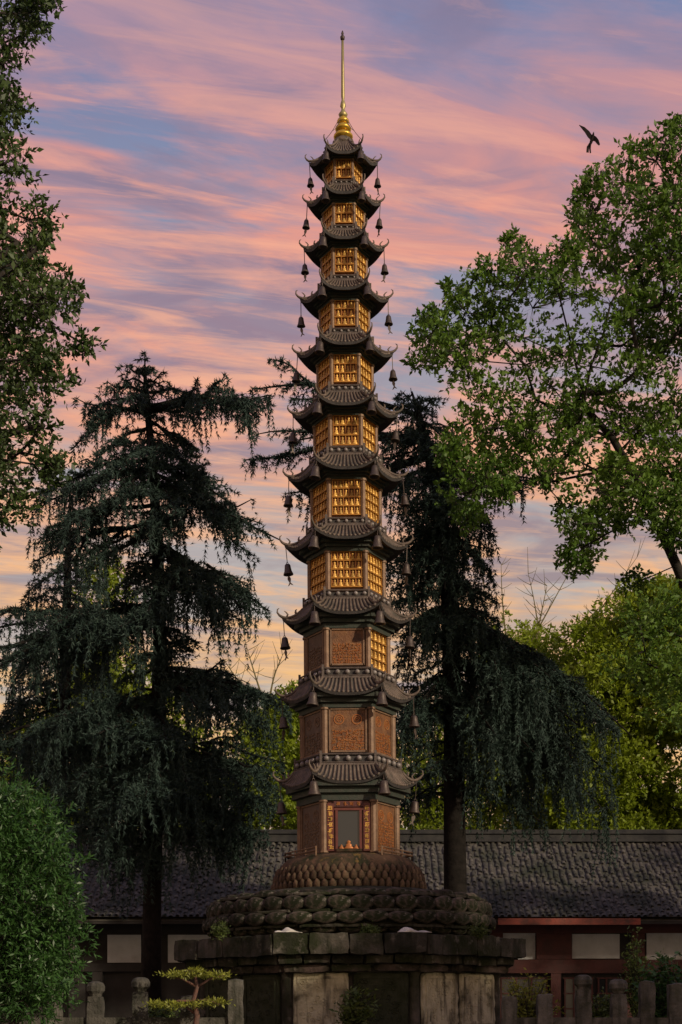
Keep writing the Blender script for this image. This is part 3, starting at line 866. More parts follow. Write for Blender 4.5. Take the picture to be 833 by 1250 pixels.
# tile courses: real cover tiles on the front slope, joined
def tiles():
    r3 = np.random.default_rng(5)
    pitch = 0.21; ncol = int((x1 - x0) / pitch); nrow = 30
    V = []; Q = []
    prof = [(-1, 0), (-.7, .75), (0, 1), (.7, .75), (1, 0)]
    for c in range(ncol):
        x = x0 + pitch * (c + .5)
        for r in range(nrow):
            ta, tb = r / nrow, (r + 1.18) / nrow
            if r3.random() < 0.05: continue
            jx = r3.normal(0, .018); jz = r3.normal(0, .016); w = pitch * 0.33
            lo, hi_ = 0.062, 0.040
            n = len(V)
            for tq, hgt, ww in ((ta, lo, w * 1.08), (min(tb, 1.0), hi_, w * .9)):
                y = ye + (yr - ye) * tq; z = roofz(tq)
                for a, b in prof: V.append((x + jx + a * ww, y - (0.05 if r == 0 and tq == ta else 0), z + 0.012 + b * hgt + jz))
            for q in range(4): Q.append((n + q, n + q + 1, n + 6 + q, n + 5 + q))
    return np.array(V), np.array(Q)
V_, Q_ = tiles()
o = bpy.data.objects.new('cover_tiles', np_mesh('cover_tiles', V_, Q_, 'rooftile')); COL.objects.link(o); o.parent = roofo
tag(o, kind='stuff')
rd = MB()
rd.box((0, 0, z_r + 0.12), (x1 - x0, 0.34, 0.24)); rd.box((0, 0, z_r + 0.30), (x1 - x0, 0.46, 0.07)); rd.box((0, 0, z_top - 0.04), (x1 - x0, 0.30, 0.12))
rd.build('roof_ridge', 'ridge', roofo)
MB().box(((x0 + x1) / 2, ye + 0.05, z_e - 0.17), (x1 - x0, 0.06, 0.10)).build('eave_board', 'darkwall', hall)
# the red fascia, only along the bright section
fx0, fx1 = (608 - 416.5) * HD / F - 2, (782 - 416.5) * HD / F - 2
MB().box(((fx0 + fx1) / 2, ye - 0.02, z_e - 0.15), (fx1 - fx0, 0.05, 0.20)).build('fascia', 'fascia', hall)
WD = 45.6; yw = WD - (HD + 5)
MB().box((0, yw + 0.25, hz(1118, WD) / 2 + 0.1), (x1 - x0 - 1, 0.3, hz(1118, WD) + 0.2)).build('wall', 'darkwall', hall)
def hx(px, d): return (px - 416.5) * d / F - 2.0
def wallbox(name, m, pxa, pxb, pya, pyb, th=0.06, out=0.0):
    xa, xb = hx(pxa, WD), hx(pxb, WD); za, zb = hz(pyb, WD), hz(pya, WD)
    return MB().box(((xa + xb) / 2, yw + 0.10 - out - th / 2, (za + zb) / 2), (xb - xa, th, zb - za)).build(name, m, hall)
for pa, pb, ya, yb in ((608, 654, 1139, 1171), (699, 757, 1140, 1170), (790, 850, 1139, 1172), (131, 172, 1141, 1175), (205, 262, 1141, 1175), (40, 92, 1141, 1175)):
    wallbox('plaster_panel', 'plaster', pa, pb, ya, yb, 0.05, 0.0)
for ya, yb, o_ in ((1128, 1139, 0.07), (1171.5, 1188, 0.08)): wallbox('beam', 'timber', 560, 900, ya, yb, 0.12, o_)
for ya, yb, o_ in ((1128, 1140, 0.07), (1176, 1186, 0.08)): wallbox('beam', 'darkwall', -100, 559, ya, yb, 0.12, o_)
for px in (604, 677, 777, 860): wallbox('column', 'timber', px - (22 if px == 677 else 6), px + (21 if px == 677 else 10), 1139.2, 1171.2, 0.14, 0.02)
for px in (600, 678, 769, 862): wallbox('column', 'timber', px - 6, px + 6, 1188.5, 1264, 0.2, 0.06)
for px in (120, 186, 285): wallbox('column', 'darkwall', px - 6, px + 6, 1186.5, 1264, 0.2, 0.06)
for pa, pb in ((610, 670), (688, 725), (729, 762), (780, 850)):
    wallbox('window', 'glass', pa + 2, pb - 2, 1194, 1250, 0.04, 0.0)
    fr = MB()
    for i in range(4):
        x = hx(pa + 2 + (pb - pa - 4) * i / 3, WD); fr.box((x, yw + 0.03, (hz(1194, WD) + hz(1250, WD)) / 2), (0.05, 0.05, hz(1194, WD) - hz(1250, WD)))
    for i in range(4):
        z = hz(1194 + 56 * i / 3, WD); fr.box(((hx(pa, WD) + hx(pb, WD)) / 2, yw + 0.028, z), ((pb - pa) * WD / F, 0.045, 0.045))
    fr.build('window_frame', 'timber', hall)

# ------------------------------------------------------------------ stone balustrade at the terrace edge
FD = 25.4
def fence(name, pxs, tops, shapes, label, railx):
    e = empty(name, ((pxs[0] - 416.5) * FD / F, FD, TERR)); tag(e, label, 'balustrade', 'stone balustrade at the terrace edge')
    ox = e.location.x
    for px, ty, sh in zip(pxs, tops, shapes):
        x = (px - 416.5) * FD / F - ox; h = EYE + (HY - ty) * FD / F - TERR
        b = MB()
        if sh == 'square':
            b = rough_box((x, 0, h / 2), (0.27, 0.25, h), random.uniform(-.06, .06), .016, .11, px)
        else:
            b = rough_box((x, 0, (h - 0.26) / 2), (0.27, 0.25, h - 0.26), random.uniform(-.06, .06), .016, .11, px)
            b.lathe([(0.10, h - 0.27), (0.115, h - 0.22), (0.165, h - 0.17), (0.17, h - 0.09), (0.14, h - 0.03), (0.07, h)], (x, 0, 0), 10)
        b.build('post', 'fence', e)
    xa = (railx[0] - 416.5) * FD / F - ox; xb = (railx[1] - 416.5) * FD / F - ox
    MB().box(((xa + xb) / 2, 0.01, 0.40), (xb - xa, 0.14, 0.14), 0, 0.02).build('rail', 'fence', e)
    xs = sorted([(p - 416.5) * FD / F - ox for p in pxs])
    for a, b in zip(xs[:-1], xs[1:]):
        if b - a > 0.3: MB().box(((a + b) / 2, 0.02, 0.16), (b - a - 0.27, 0.09, 0.30), 0, 0.012).build('panel', 'fence', e)
fence('balustrade', [-30, 25, 66, 117, 172, 230, 288], [1206, 1205, 1207, 1198, 1193, 1215, 1195], ['square', 'square', 'square', 'cap', 'cap', 'square', 'square'],
      'mossy stone post balustrade beside the rounded bush and the dwarf pine', (-40, 298))
fence('balustrade', [622, 665, 712, 755, 790, 825, 860], [1216, 1213, 1190, 1195, 1197, 1200, 1200], ['square', 'square', 'cap', 'cap', 'square', 'square', 'square'],
      'mossy stone post balustrade in front of the white plaster panels', (612, 875))
kb = rough_box((0.6, 25.35, TERR + 0.17), (4.6, 0.3, 0.34), 0, .015, .14, 4).build('kerb_stone', 'fence')
tag(kb, 'low worn stone kerb along the foot of the carved plinth', 'kerb')

# ------------------------------------------------------------------ trees
def in_poly(x, y, poly):
    c = False; n = len(poly); j = n - 1
    for i in range(n):
        xi, yi = poly[i]; xj, yj = poly[j]
        if (yi > y) != (yj > y) and x < (xj - xi) * (y - yi) / (yj - yi) + xi: c = not c
        j = i
    return c

def sample_poly(poly, n, mind, rng, holes=()):
    xs = [p[0] for p in poly]; ys = [p[1] for p in poly]; out = []; tries = 0
    while len(out) < n and tries < n * 60:
        tries += 1
        x = rng.uniform(min(xs), max(xs)); y = rng.uniform(min(ys), max(ys))
        if not in_poly(x, y, poly): continue
        if any((x - hx_) ** 2 / a ** 2 + (y - hy_) ** 2 / b ** 2 < 1 for hx_, hy_, a, b in holes): continue
        if mind and any((x - a) ** 2 + (y - b) ** 2 < mind ** 2 for a, b in out[-400:]): continue
        out.append((x, y))
    return out

def edge_dist(x, y, poly):
    best = 1e9
    for (ax, ay), (bx, by) in zip(poly, poly[1:] + poly[:1]):
        dx, dy = bx - ax, by - ay; L2 = dx * dx + dy * dy
        q = max(0, min(1, ((x - ax) * dx + (y - ay) * dy) / L2))
        best = min(best, math.hypot(x - ax - q * dx, y - ay - q * dy))
    return best

def make_limbs(root_pts, root_r, targets, name, m, parent, origin, rmin=0.012, sag=0.08, rng=None, sides=5):
    """trunk polyline + limbs joining every target to the nearest earlier node; pipe-model radii"""
    nodes = [Vector(p) for p in root_pts]; par = [-1] + list(range(len(root_pts) - 1))
    ntr = len(nodes)
    top = nodes[-1]
    tg = sorted([Vector(p) for p in targets], key=lambda p: (p - top).length)
    for p in tg:
        best = None; bd = 1e9
        for i, q in enumerate(nodes):
            if i < ntr * 0.35 and i < ntr - 2: continue
            d = (p - q).length + (0.0 if p.z > q.z - 0.3 else 0.6)
            if d < bd: bd = d; best = i
        q = nodes[best]
        n = max(1, int((p - q).length / 0.9)); last = best
        for s in range(1, n + 1):
            tt = s / n
            pt = q.lerp(p, tt) + Vector((0, 0, sag * math.sin(PI * tt) * (p - q).length))
            if s < n: pt += Vector(rng.normal(0, 0.07, 3))
            nodes.append(pt); par.append(last); last = len(nodes) - 1
    w = [0.0] * len(nodes); kids = [0] * len(nodes)
    for i in range(len(nodes)):
        if par[i] >= 0: kids[par[i]] += 1
    for i in range(len(nodes)):
        if kids[i] == 0: w[i] = rmin ** 2.3
    for i in range(len(nodes) - 1, 0, -1): w[par[i]] += w[i]
    rad = [max(rmin, x ** (1 / 2.3)) for x in w]
    sc = 1.0
    for i in range(ntr): rad[i] = max(rad[i], root_r[i] if isinstance(root_r, (list, tuple)) else root_r)
    for i in range(ntr, len(nodes)): rad[i] = min(rad[i], rad[par[i]] * 0.97)
    b = MB()
    done = set()
    # chains
    child = {}
    for i in range(len(nodes)):
        if par[i] >= 0: child.setdefault(par[i], []).append(i)
    starts = [(0, None)]
    while starts:
        s, p0 = starts.pop()
        chain = [] if p0 is None else [p0]
        cur = s
        while True:
            chain.append(cur)
            ch = sorted(child.get(cur, []), key=lambda c: -w[c])
            if not ch: break
            for c in ch[1:]: starts.append((c, cur))
            cur = ch[0]
        pts = [nodes[c] for c in chain]; rs = [rad[c] for c in chain]
        if p0 is not None: rs[0] = rs[1]
        if len(pts) > 1: b.tube([p - origin for p in pts], rs, sides if rs[0] < 0.06 else 8, cap=True)
    return b.build(name, m, parent, True)

def sprig_leaves(centers, radii, nsprig, nleaf, L, Wd, rng, up=0.25, squash=0.75, spread=0.25):
    """leaves on short sprigs over the volume of each clump"""
    P = []; D = []
    for c, r in zip(centers, radii):
        ns = max(3, int(nsprig * (0.7 + 0.6 * rng.random())))
        d = norm(rng.normal(size=(ns, 3)))
        rr_ = r * rng.random((ns, 1)) ** 0.45
        s = d * rr_; s[:, 2] *= squash
        s += np.array(c)
        sd = d + np.array([0, 0, up]) + rng.normal(0, .35, (ns, 3)); sd = norm(sd)
        nl = nleaf
        tt = rng.random((ns, nl, 1))
        p = s[:, None, :] + sd[:, None, :] * tt * spread
        ld = sd[:, None, :] * 0.6 + norm(rng.normal(size=(ns * nl, 3))).reshape(ns, nl, 3)
        P.append(p.reshape(-1, 3)); D.append(ld.reshape(-1, 3))
    P = np.concatenate(P); D = np.concatenate(D)
    Ls = L * rng.uniform(.5, 1.4, len(P)); Ws = Ls * Wd
    return leaf_quads(P, D, Ls, Ws, rng)

def leaf_tree(name, label, cat, base, trunk, trunk_r, targets, radii, m_leaf, m_bark, L, Wd, nsprig, nleaf, seed, group=None, spread=.28, up=.25, squash=.75, rmin=.014, part='crown', sag=.08, twigs=0):
    rng = np.random.default_rng(seed)
    base = Vector(base)
    e = empty(name, base); tag(e, label, cat, group)
    make_limbs(trunk, trunk_r, targets, 'trunk', m_bark, e, base, rmin, sag, rng)
    V, Q = sprig_leaves([tuple(p) for p in targets], radii, nsprig, nleaf, L, Wd, rng, up, squash, spread)
    if twigs:
        TP = np.repeat(np.array([tuple(p) for p in targets]), twigs, 0); TR = np.repeat(np.array(radii), twigs)
        TD = rng.normal(size=TP.shape); TD[:, 2] *= squash
        Vt, Qt = needle_tris(TP, TD, TR * rng.uniform(.7, 1.15, len(TR)), .012 + TR * .018, rng)
        tw = bpy.data.objects.new('twigs', np_mesh('twigs', Vt - np.array(base), Qt, m_bark)); COL.objects.link(tw); tw.parent = e; tag(tw, kind='stuff')
    o = bpy.data.objects.new(part, np_mesh(part, V - np.array(base), Q, m_leaf)); COL.objects.link(o); o.parent = e
    return e

# --- right: tall camphor in front, stem just outside the frame
rng = np.random.default_rng(21)
DR = 33.0
polyR = [(840, 150), (790, 172), (748, 195), (716, 225), (704, 262), (700, 300), (668, 318), (620, 292), (600, 318), (560, 352), (535, 375), (512, 402), (505, 430), (520, 462), (545, 478),
         (556, 520), (540, 560), (528, 600), (530, 650), (560, 655), (600, 600), (660, 590), (690, 610), (690, 680), (715, 705), (740, 640), (790, 630), (845, 680), (930, 640), (1000, 560), (1020, 400), (980, 260), (910, 180)]
ptsR = sample_poly(polyR, 320, 11, rng, holes=((676, 405, 22, 24), (700, 590, 26, 26), (745, 440, 24, 20), (672, 540, 26, 20), (790, 480, 24, 22), (765, 265, 18, 16), (728, 505, 20, 18), (600, 470, 16, 14), (640, 350, 13, 12), (700, 330, 14, 12), (810, 390, 16, 14), (770, 560, 20, 18), (640, 470, 16, 14)))
ptsR = [(x, y) for x, y in ptsR if rng.random() < (1.0 if y < 330 else .95 if y < 430 else (.80 if x > 610 else .95))]
ptsR += [(762, 640), (790, 628), (814, 648), (828, 605), (778, 585), (806, 565), (742, 600), (776, 712), (836, 640), (845, 590), (758, 560), (700, 640), (712, 668), (692, 620)]
tg = [W(x, y, DR + rng.uniform(-2.4, 1.2)) for x, y in ptsR]
rdR = [min(rng.uniform(.32, .68) * (1 if y < 430 else .85), (edge_dist(x, y, polyR) if in_poly(x, y, polyR) else 4) * DR / F * .9 + .16) for x, y in ptsR]
trunk = [Vector((10.2, DR + .3, TERR)), W(905, 1000, DR + .3), W(872, 800, DR + .2), W(826, 690, DR), W(785, 600, DR), W(748, 535, DR), W(705, 487, DR)]
leaf_tree('camphor_tree', 'tall camphor tree with airy bright green crown and dark leaning limb', 'tree', trunk[0], trunk, [.26, .22, .16, .12, .10, .08, .06],
          tg, rdR, 'camphor', 'bark', 0.122, 0.52, 31, 9, 31, squash=.62, spread=.24, twigs=14)
# --- left: camphor whose crown hangs into the frame from the left
rng = np.random.default_rng(22)
DL = 19.0
polyL = [(-60, -20), (60, -15), (48, 12), (42, 50), (20, 85), (4, 100), (14, 112), (28, 132), (14, 150), (4, 165), (20, 180), (34, 205), (66, 238), (62, 272), (44, 300), (36, 335), (66, 338), (95, 365), (108, 400), (98, 452), (76, 478), (50, 482),
         (62, 520), (76, 552), (60, 590), (26, 620), (22, 660), (-10, 680), (-70, 680)]
ptsL = sample_poly(polyL, 130, 9, rng, holes=((2, 108, 16, 10), (6, 170, 14, 7), (42, 345, 14, 16), (28, 255, 10, 12), (70, 430, 9, 12), (30, 480, 12, 14), (18, 560, 9, 10), (10, 60, 8, 10), (52, 400, 8, 10)))
tg = [W(x, y, DL + rng.uniform(-1.3, 1.3)) for x, y in ptsL]
rdL = [min(rng.uniform(.24, .42), edge_dist(x, y, polyL) * DL / F * .9 + .07) for x, y in ptsL]
trunk = [Vector((-6.6, DL, 0)), Vector((-6.5, DL, 3.0)), Vector((-6.2, DL - .2, 6.0)), Vector((-5.9, DL, 8.5)), Vector((-5.6, DL, 11.5)), Vector((-5.4, DL, 14.0))]
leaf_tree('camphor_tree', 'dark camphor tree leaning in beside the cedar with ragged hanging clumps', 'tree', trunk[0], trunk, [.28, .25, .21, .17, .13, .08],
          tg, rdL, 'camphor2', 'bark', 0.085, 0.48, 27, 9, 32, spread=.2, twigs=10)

# --- cedars
def interp(path, z):
    for a, b in zip(path[:-1], path[1:]):
        if a.z <= z <= b.z: return a.lerp(b, (z - a.z) / (b.z - a.z))
    return path[-1].copy()

def cedar(name, label, base, trunk, trunk_r, branches, seed, dens=1.0, fill=46, low=.8):
    """branches: (start Vector, tip Vector, width, hang)"""
    rng = np.random.default_rng(seed)
    e = empty(name, base); tag(e, label, 'tree', None)
    base = Vector(base)
    wood = MB(); wood.tube([p - base for p in trunk], trunk_r, 10)
    bl = MB()
    P = []; D = []; LL = []
    extra = []
    zlo = min(a.z for a, *_ in branches) - low; zhi = trunk[-1].z
    for i in range(fill):
        z = zlo + (zhi - zlo) * (i + rng.random()) / fill; f_ = (zhi - z) / (zhi - zlo)
        a = interp(trunk, z); an = rng.uniform(0, 2 * PI); ln = rng.uniform(.45, 1.1) * (0.35 + 2.2 * f_)
        extra.append((a, a + Vector((math.cos(an) * ln, math.sin(an) * ln, -.35 * ln * rng.uniform(.2, 1.2))), .3 + .4 * f_, .3 + .55 * f_))
    subs = []
    for (a, b, width, hang) in branches:
        L = (b - a).length
        if L < 1.6: continue
        for q in range(2 if L < 3 else 3):
            t0 = rng.uniform(.25, .7); p = a.lerp(b, t0) + Vector((0, 0, .12 * L * t0 * (1 - t0) * 2))
            ax = (b - a).normalized(); an = rng.choice([-1, 1]) * rng.uniform(.4, 1.0); ca, sa = math.cos(an), math.sin(an)
            d = Vector((ax.x * ca - ax.y * sa, ax.x * sa + ax.y * ca, ax.z + rng.uniform(-.25, .12)))
            subs.append((p, p + d * L * (1 - t0) * rng.uniform(.5, 1.0), width * .6, hang * rng.uniform(.5, 1.1)))
    for (a, b, width, hang) in list(branches) + extra + subs:
        width *= rng.uniform(.75, 1.15); b = b + Vector(rng.normal(0, .12, 3))
        L = (b - a).length
        ctrl = a.lerp(b, rng.uniform(.35, .65)) + Vector((0, 0, rng.uniform(-.02, 0.16) * L)); ph1, ph2 = rng.uniform(0, 6, 2)
        n = max(5, int(L / 0.3))
        pts = []; tipup = rng.uniform(-.05, .12) * min(L, 2)
        for i in range(n + 1):
            t_ = i / n
            pts.append(Vector((0, 0, tipup * t_ ** 6 + .05 * math.sin(t_ * 9 + ph1))) + a * (1 - t_) ** 2 + ctrl * 2 * t_ * (1 - t_) + b * t_ * t_)
        r0 = 0.018 + 0.013 * L
        bl.tube([p - base for p in pts], [r0 * (1 - .85 * i / n) + .006 for i in range(n + 1)], 5)
        axis = (b - a); axis.z = 0
        if axis.length < .05: axis = Vector((1, 0, 0))
        axis.normalize(); side = Vector((-axis.y, axis.x, 0))
        steps = max(4, int(L / 0.12 * dens))
        for i in range(steps):
            t_ = (i + rng.random()) / steps
            if t_ < 0.10: continue
            md = .62 + .5 * math.sin(t_ * L * 3.1 + ph1) * math.sin(t_ * L * 1.7 + ph2) + rng.normal(0, .12)
            if md < .28: continue
            f = t_ * n; k0 = min(int(f), n - 1); p0 = pts[k0].lerp(pts[k0 + 1], f - k0)
            for sg in (-1, 1):
                wl = width * (math.sin(PI * min(1, t_ * 0.93 + .04)) ** .6) * rng.uniform(.4, 1.2) * (.5 + .6 * md)
                d0 = (axis * rng.uniform(.35, .9) + side * sg * rng.uniform(.5, 1.0) + Vector((0, 0, rng.uniform(-.1, .2)))).normalized()
                m = max(3, int(wl / 0.075))
                for q in range(m):
                    u = (q + rng.random()) / m
                    p = p0 + d0 * wl * u + Vector((0, 0, -hang * .45 * u * u))
                    for _ in range(7):
                        P.append(p); D.append((d0.x * .5 + rng.normal(0, .5), d0.y * .5 + rng.normal(0, .5), rng.normal(-.15, .45))); LL.append(rng.uniform(.08, .15))
                # hanging sprays
                for h in range(int(rng.poisson(.8 * md * hang / .6))):
                    u = rng.random(); ph = p0 + d0 * wl * u + Vector((0, 0, -hang * .45 * u * u))
                    hl = hang * rng.uniform(.2, 1.0) ** 1.5 * 1.3 * (.4 + .8 * md); m2 = max(3, int(hl / .07))
                    sw = Vector((rng.normal(0, .12), rng.normal(0, .12), -1)) + d0 * .12
                    for q in range(m2):
                        p = ph + sw * hl * (q + rng.random()) / m2
                        for _ in range(5):
                            P.append(p); D.append((rng.normal(0, .45), rng.normal(0, .45), -.75 + rng.normal(0, .25))); LL.append(rng.uniform(.08, .15))
    V, Q = needle_tris(np.array([tuple(p) for p in P]), np.array(D), np.array(LL), np.array(LL) * .24, rng)
    o = bpy.data.objects.new('crown', np_mesh('crown', V - np.array(base), Q, 'cedar')); COL.objects.link(o); o.parent = e
    wood.build('trunk', 'cedarbark', e, True); bl.build('limb', 'cedarbark', e, True)
    return len(Q)

DC = 35.0
tr = [Vector((W(184, 1200, DC).x, DC, TERR)), W(186, 1100, DC), W(190, 950, DC), W(196, 800, DC), W(192, 650, DC), W(184, 540, DC), W(178, 470, DC), W(177, 446, DC)]
trr = [.27, .23, .20, .18, .14, .10, .06, .02]
brL = []
def addb(lst, path, D0, sy, tx, ty, dd, width, hang):
    a = interp(path, W(0, sy, D0).z); b = W(tx, ty, D0 + dd)
    lst.append((a, b, width, hang))
for row in [
    (468, 146, 458, .2, .35, .25), (462, 180, 440, 0, .25, .2), (470, 204, 462, -.4, .35, .3), (480, 112, 486, .5, .5, .4), (490, 90, 535, -.6, .55, .6),
    (500, 338, 489, -.5, .62, .75), (505, 262, 494, .6, .55, .7), (515, 236, 552, -1.0, .6, .6), (520, 120, 560, -1.0, .7, .6), (530, 200, 560, -1.8, .6, .6),
    (560, 276, 614, -.8, .9, .4), (565, 250, 600, -1.6, .9, .5), (570, 36, 612, .4, .9, .7), (572, 84, 600, -1.5, .9, .7), (575, 150, 606, -2.3, .9, .6), (580, 214, 610, -2.4, .9, .6),
    (600, 344, 664, -.4, .7, .7), (606, 318, 640, .8, .8, .7), (615, 60, 650, -.7, .9, 1.0), (640, 40, 690, .8, .9, 1.2),
    (665, 326, 745, -.6, .8, .9), (670, 300, 735, -1.4, .9, .9), (675, 262, 730, -2.2, .8, .9), (690, 232, 720, -1.5, .6, .9), (690, 150, 715, -1.6, .6, .7),
    (740, -30, 775, .6, 1.0, 1.2), (745, 30, 768, -1.0, 1.0, 1.2), (750, 90, 772, -1.8, 1.0, 1.2), (755, 150, 782, -2.4, .9, 1.1), (735, -60, 840, -.4, 1.0, 1.4), (760, 60, 830, 2.0, .9, 1.3),
    (815, 352, 866, -.5, .9, 1.2), (820, 318, 850, -1.5, .9, 1.2), (825, 280, 850, -2.2, .8, 1.2), (820, 340, 900, .9, .9, 1.4), (830, 240, 870, -2.6, .8, 1.1),
    (850, 20, 900, -.6, 1.0, 1.5), (850, 70, 880, -1.8, 1.0, 1.4), (860, 130, 890, -2.4, 1.0, 1.3), (860, -30, 930, .8, 1.0, 1.4), (870, 190, 910, -2.6, .9, 1.3),
    (905, 340, 970, -.6, .9, 1.3), (910, 290, 960, -1.8, .9, 1.3), (915, 240, 965, -2.5, .8, 1.3), (915, 120, 985, -2.0, 1.0, 1.2), (920, 70, 960, -.8, 1.0, 1.2), (915, 160, 980, -2.6, .9, 1.3),
    (900, 330, 940, 1.6, .9, 1.2), (900, 60, 930, 1.8, 1.0, 1.2),
    (955, 300, 1010, -1.6, .8, 1.0), (960, 250, 1015, -2.4, .8, 1.0), (955, 130, 1015, -2.2, .8, 1.1), (950, 335, 990, -.5, .8, 1.1), (965, 105, 1005, -.9, .8, 1.1)]:
    addb(brL, tr, DC, *row)
for row in [(462, 150, 452, -.5, .45, .35), (466, 208, 455, .3, .4, .35), (478, 128, 476, -.9, .55, .5), (480, 225, 486, -.9, .55, .5), (488, 160, 500, -1.3, .6, .55), (496, 300, 486, .1, .6, .7), (500, 325, 500, -1.2, .55, .6), (505, 100, 505, .6, .55, .6),
            (540, 235, 585, -1.6, .8, .5), (545, 130, 580, -1.7, .8, .6), (560, 60, 600, -.8, .8, .7), (575, 260, 632, .4, .8, .6), (590, 305, 650, -1.4, .8, .6), (600, 90, 640, -2.0, .8, .7), (625, 190, 650, -2.6, .8, .7), (640, 110, 690, -1.6, .7, .9),
            (700, 300, 770, .5, .7, .9), (720, 190, 745, -2.2, .7, .9), (980, 280, 1035, -1.0, .7, 1.0), (985, 220, 1040, -2.0, .7, .9), (980, 130, 1045, -1.5, .7, .9), (975, 325, 1020, -1.2, .7, .9)]:
    addb(brL, tr, DC, *row)
brL = [(a, b, w, h * (.72 if h > .95 else 1)) for a, b, w, h in brL]
nq1 = cedar('cedar_tree', 'dark weeping cedar with tiered drooping boughs beside the stone balustrade and bush', tr[0], tr, trr, brL, 41, 1.0, 85, 1.2)

DC2 = 37.0
tr2 = [Vector((W(556, 1200, DC2).x, DC2, TERR)), W(556, 1090, DC2), W(554, 900, DC2), W(548, 700, DC2), W(530, 580, DC2), W(512, 510, DC2), W(503, 478, DC2)]
trr2 = [.36, .31, .27, .22, .16, .09, .02]
brR = []
for row in [
    (490, 500, 474, 0, .3, .3), (500, 476, 500, -.6, .5, .5), (505, 540, 496, .4, .5, .5), (515, 560, 540, -.8, .6, .6), (520, 480, 545, -1.2, .6, .7),
    (510, 312, 476, .8, .50, .35), (530, 293, 562, .5, .55, .40), (545, 372, 530, 1.2, .6, .5), (560, 345, 612, .8, .55, .6), (555, 400, 590, 1.5, .6, .6),
    (560, 560, 580, -1.4, .8, .7), (570, 490, 600, -1.6, .8, .8), (575, 600, 585, .3, .8, .6), (585, 655, 590, 0.2, .7, .5), (590, 640, 606, -1.3, .8, .6), (600, 520, 640, -2.0, .8, .9),
    (620, 610, 650, -.8, .8, .9), (630, 590, 668, .8, .8, .9), (640, 490, 690, -1.6, .8, 1.0), (640, 580, 690, -2.0, .7, .9), (650, 470, 670, 1.4, .8, .9),
    (735, 492, 780, -1.2, .9, 1.1), (740, 530, 775, -2.4, .9, 1.1), (735, 585, 765, -2.4, .8, .8), (745, 645, 812, -1.6, .7, 1.0), (752, 700, 832, -1.0, .7, 1.0), (750, 764, 905, -.2, .9, 1.0),
    (760, 740, 880, .9, 1.0, 1.2), (760, 660, 850, -2.2, .9, 1.3), (770, 720, 890, -1.2, .9, 1.4), (745, 470, 830, 1.0, .9, 1.2), (770, 610, 840, 1.6, .9, 1.3),
    (800, 700, 930, -.2, .9, 1.5), (810, 735, 950, .6, .8, 1.5), (820, 650, 920, -1.4, .8, 1.4), (815, 500, 880, -1.8, .9, 1.2), (830, 600, 900, -2.3, .8, 1.2), (830, 485, 900, -.4, .9, 1.2),
    (850, 735, 985, .2, .6, 1.5),
    (495, 520, 484, -.8, .5, .5), (505, 478, 515, .5, .55, .6), (515, 550, 520, .8, .6, .6), (525, 500, 560, -1.4, .7, .7), (535, 540, 570, -1.6, .7, .7), (545, 470, 575, .2, .7, .8), (560, 525, 605, -1.9, .8, .8),
    (580, 485, 630, .6, .8, .9), (590, 560, 630, -1.6, .8, .9), (610, 505, 665, -1.2, .8, .9), (625, 545, 680, -1.9, .8, .9), (645, 600, 700, -1.0, .7, .9), (660, 500, 720, -1.4, .8, 1.0), (670, 540, 730, -2.0, .8, 1.0), (690, 580, 740, -1.2, .7, .9)]:
    addb(brR, tr2, DC2, *row)
nq2 = cedar('cedar_tree', 'dark weeping cedar behind the pagoda with one dome of boughs over the hall', tr2[0], tr2, trr2, brR, 42, 1.0, 70, 2.6)
DC3 = 41.0
tr3 = [Vector((W(72, 1200, DC3).x, DC3, TERR)), W(74, 1000, DC3), W(80, 800, DC3), W(84, 660, DC3), W(86, 600, DC3)]
brT = []
for row in [(615, 70, 625, 0, .4, .5), (620, 110, 640, -.4, .5, .6), (640, 50, 660, .4, .6, .8), (650, 125, 690, .3, .6, .9), (690, 40, 730, -.6, .7, 1.0), (720, 130, 770, -.6, .7, 1.1),
            (770, 10, 820, -.8, .9, 1.2), (780, 150, 850, .5, .9, 1.2), (840, -20, 890, -.5, 1.0, 1.3), (850, 170, 920, -.6, 1.0, 1.4), (900, 20, 960, -1, 1.0, 1.4), (910, 140, 990, -1.2, 1.0, 1.4), (920, 90, 1000, -1.8, 1.0, 1.3)]:
    addb(brT, tr3, DC3, *row)
nq3 = cedar('cedar_tree', 'slim dark cedar farther back, between the weeping cedar and the bush', tr3[0], tr3, [.28, .23, .17, .08, .02], brT, 43, 1.0, 60)
print('cedar needles', nq1, nq2, nq3)

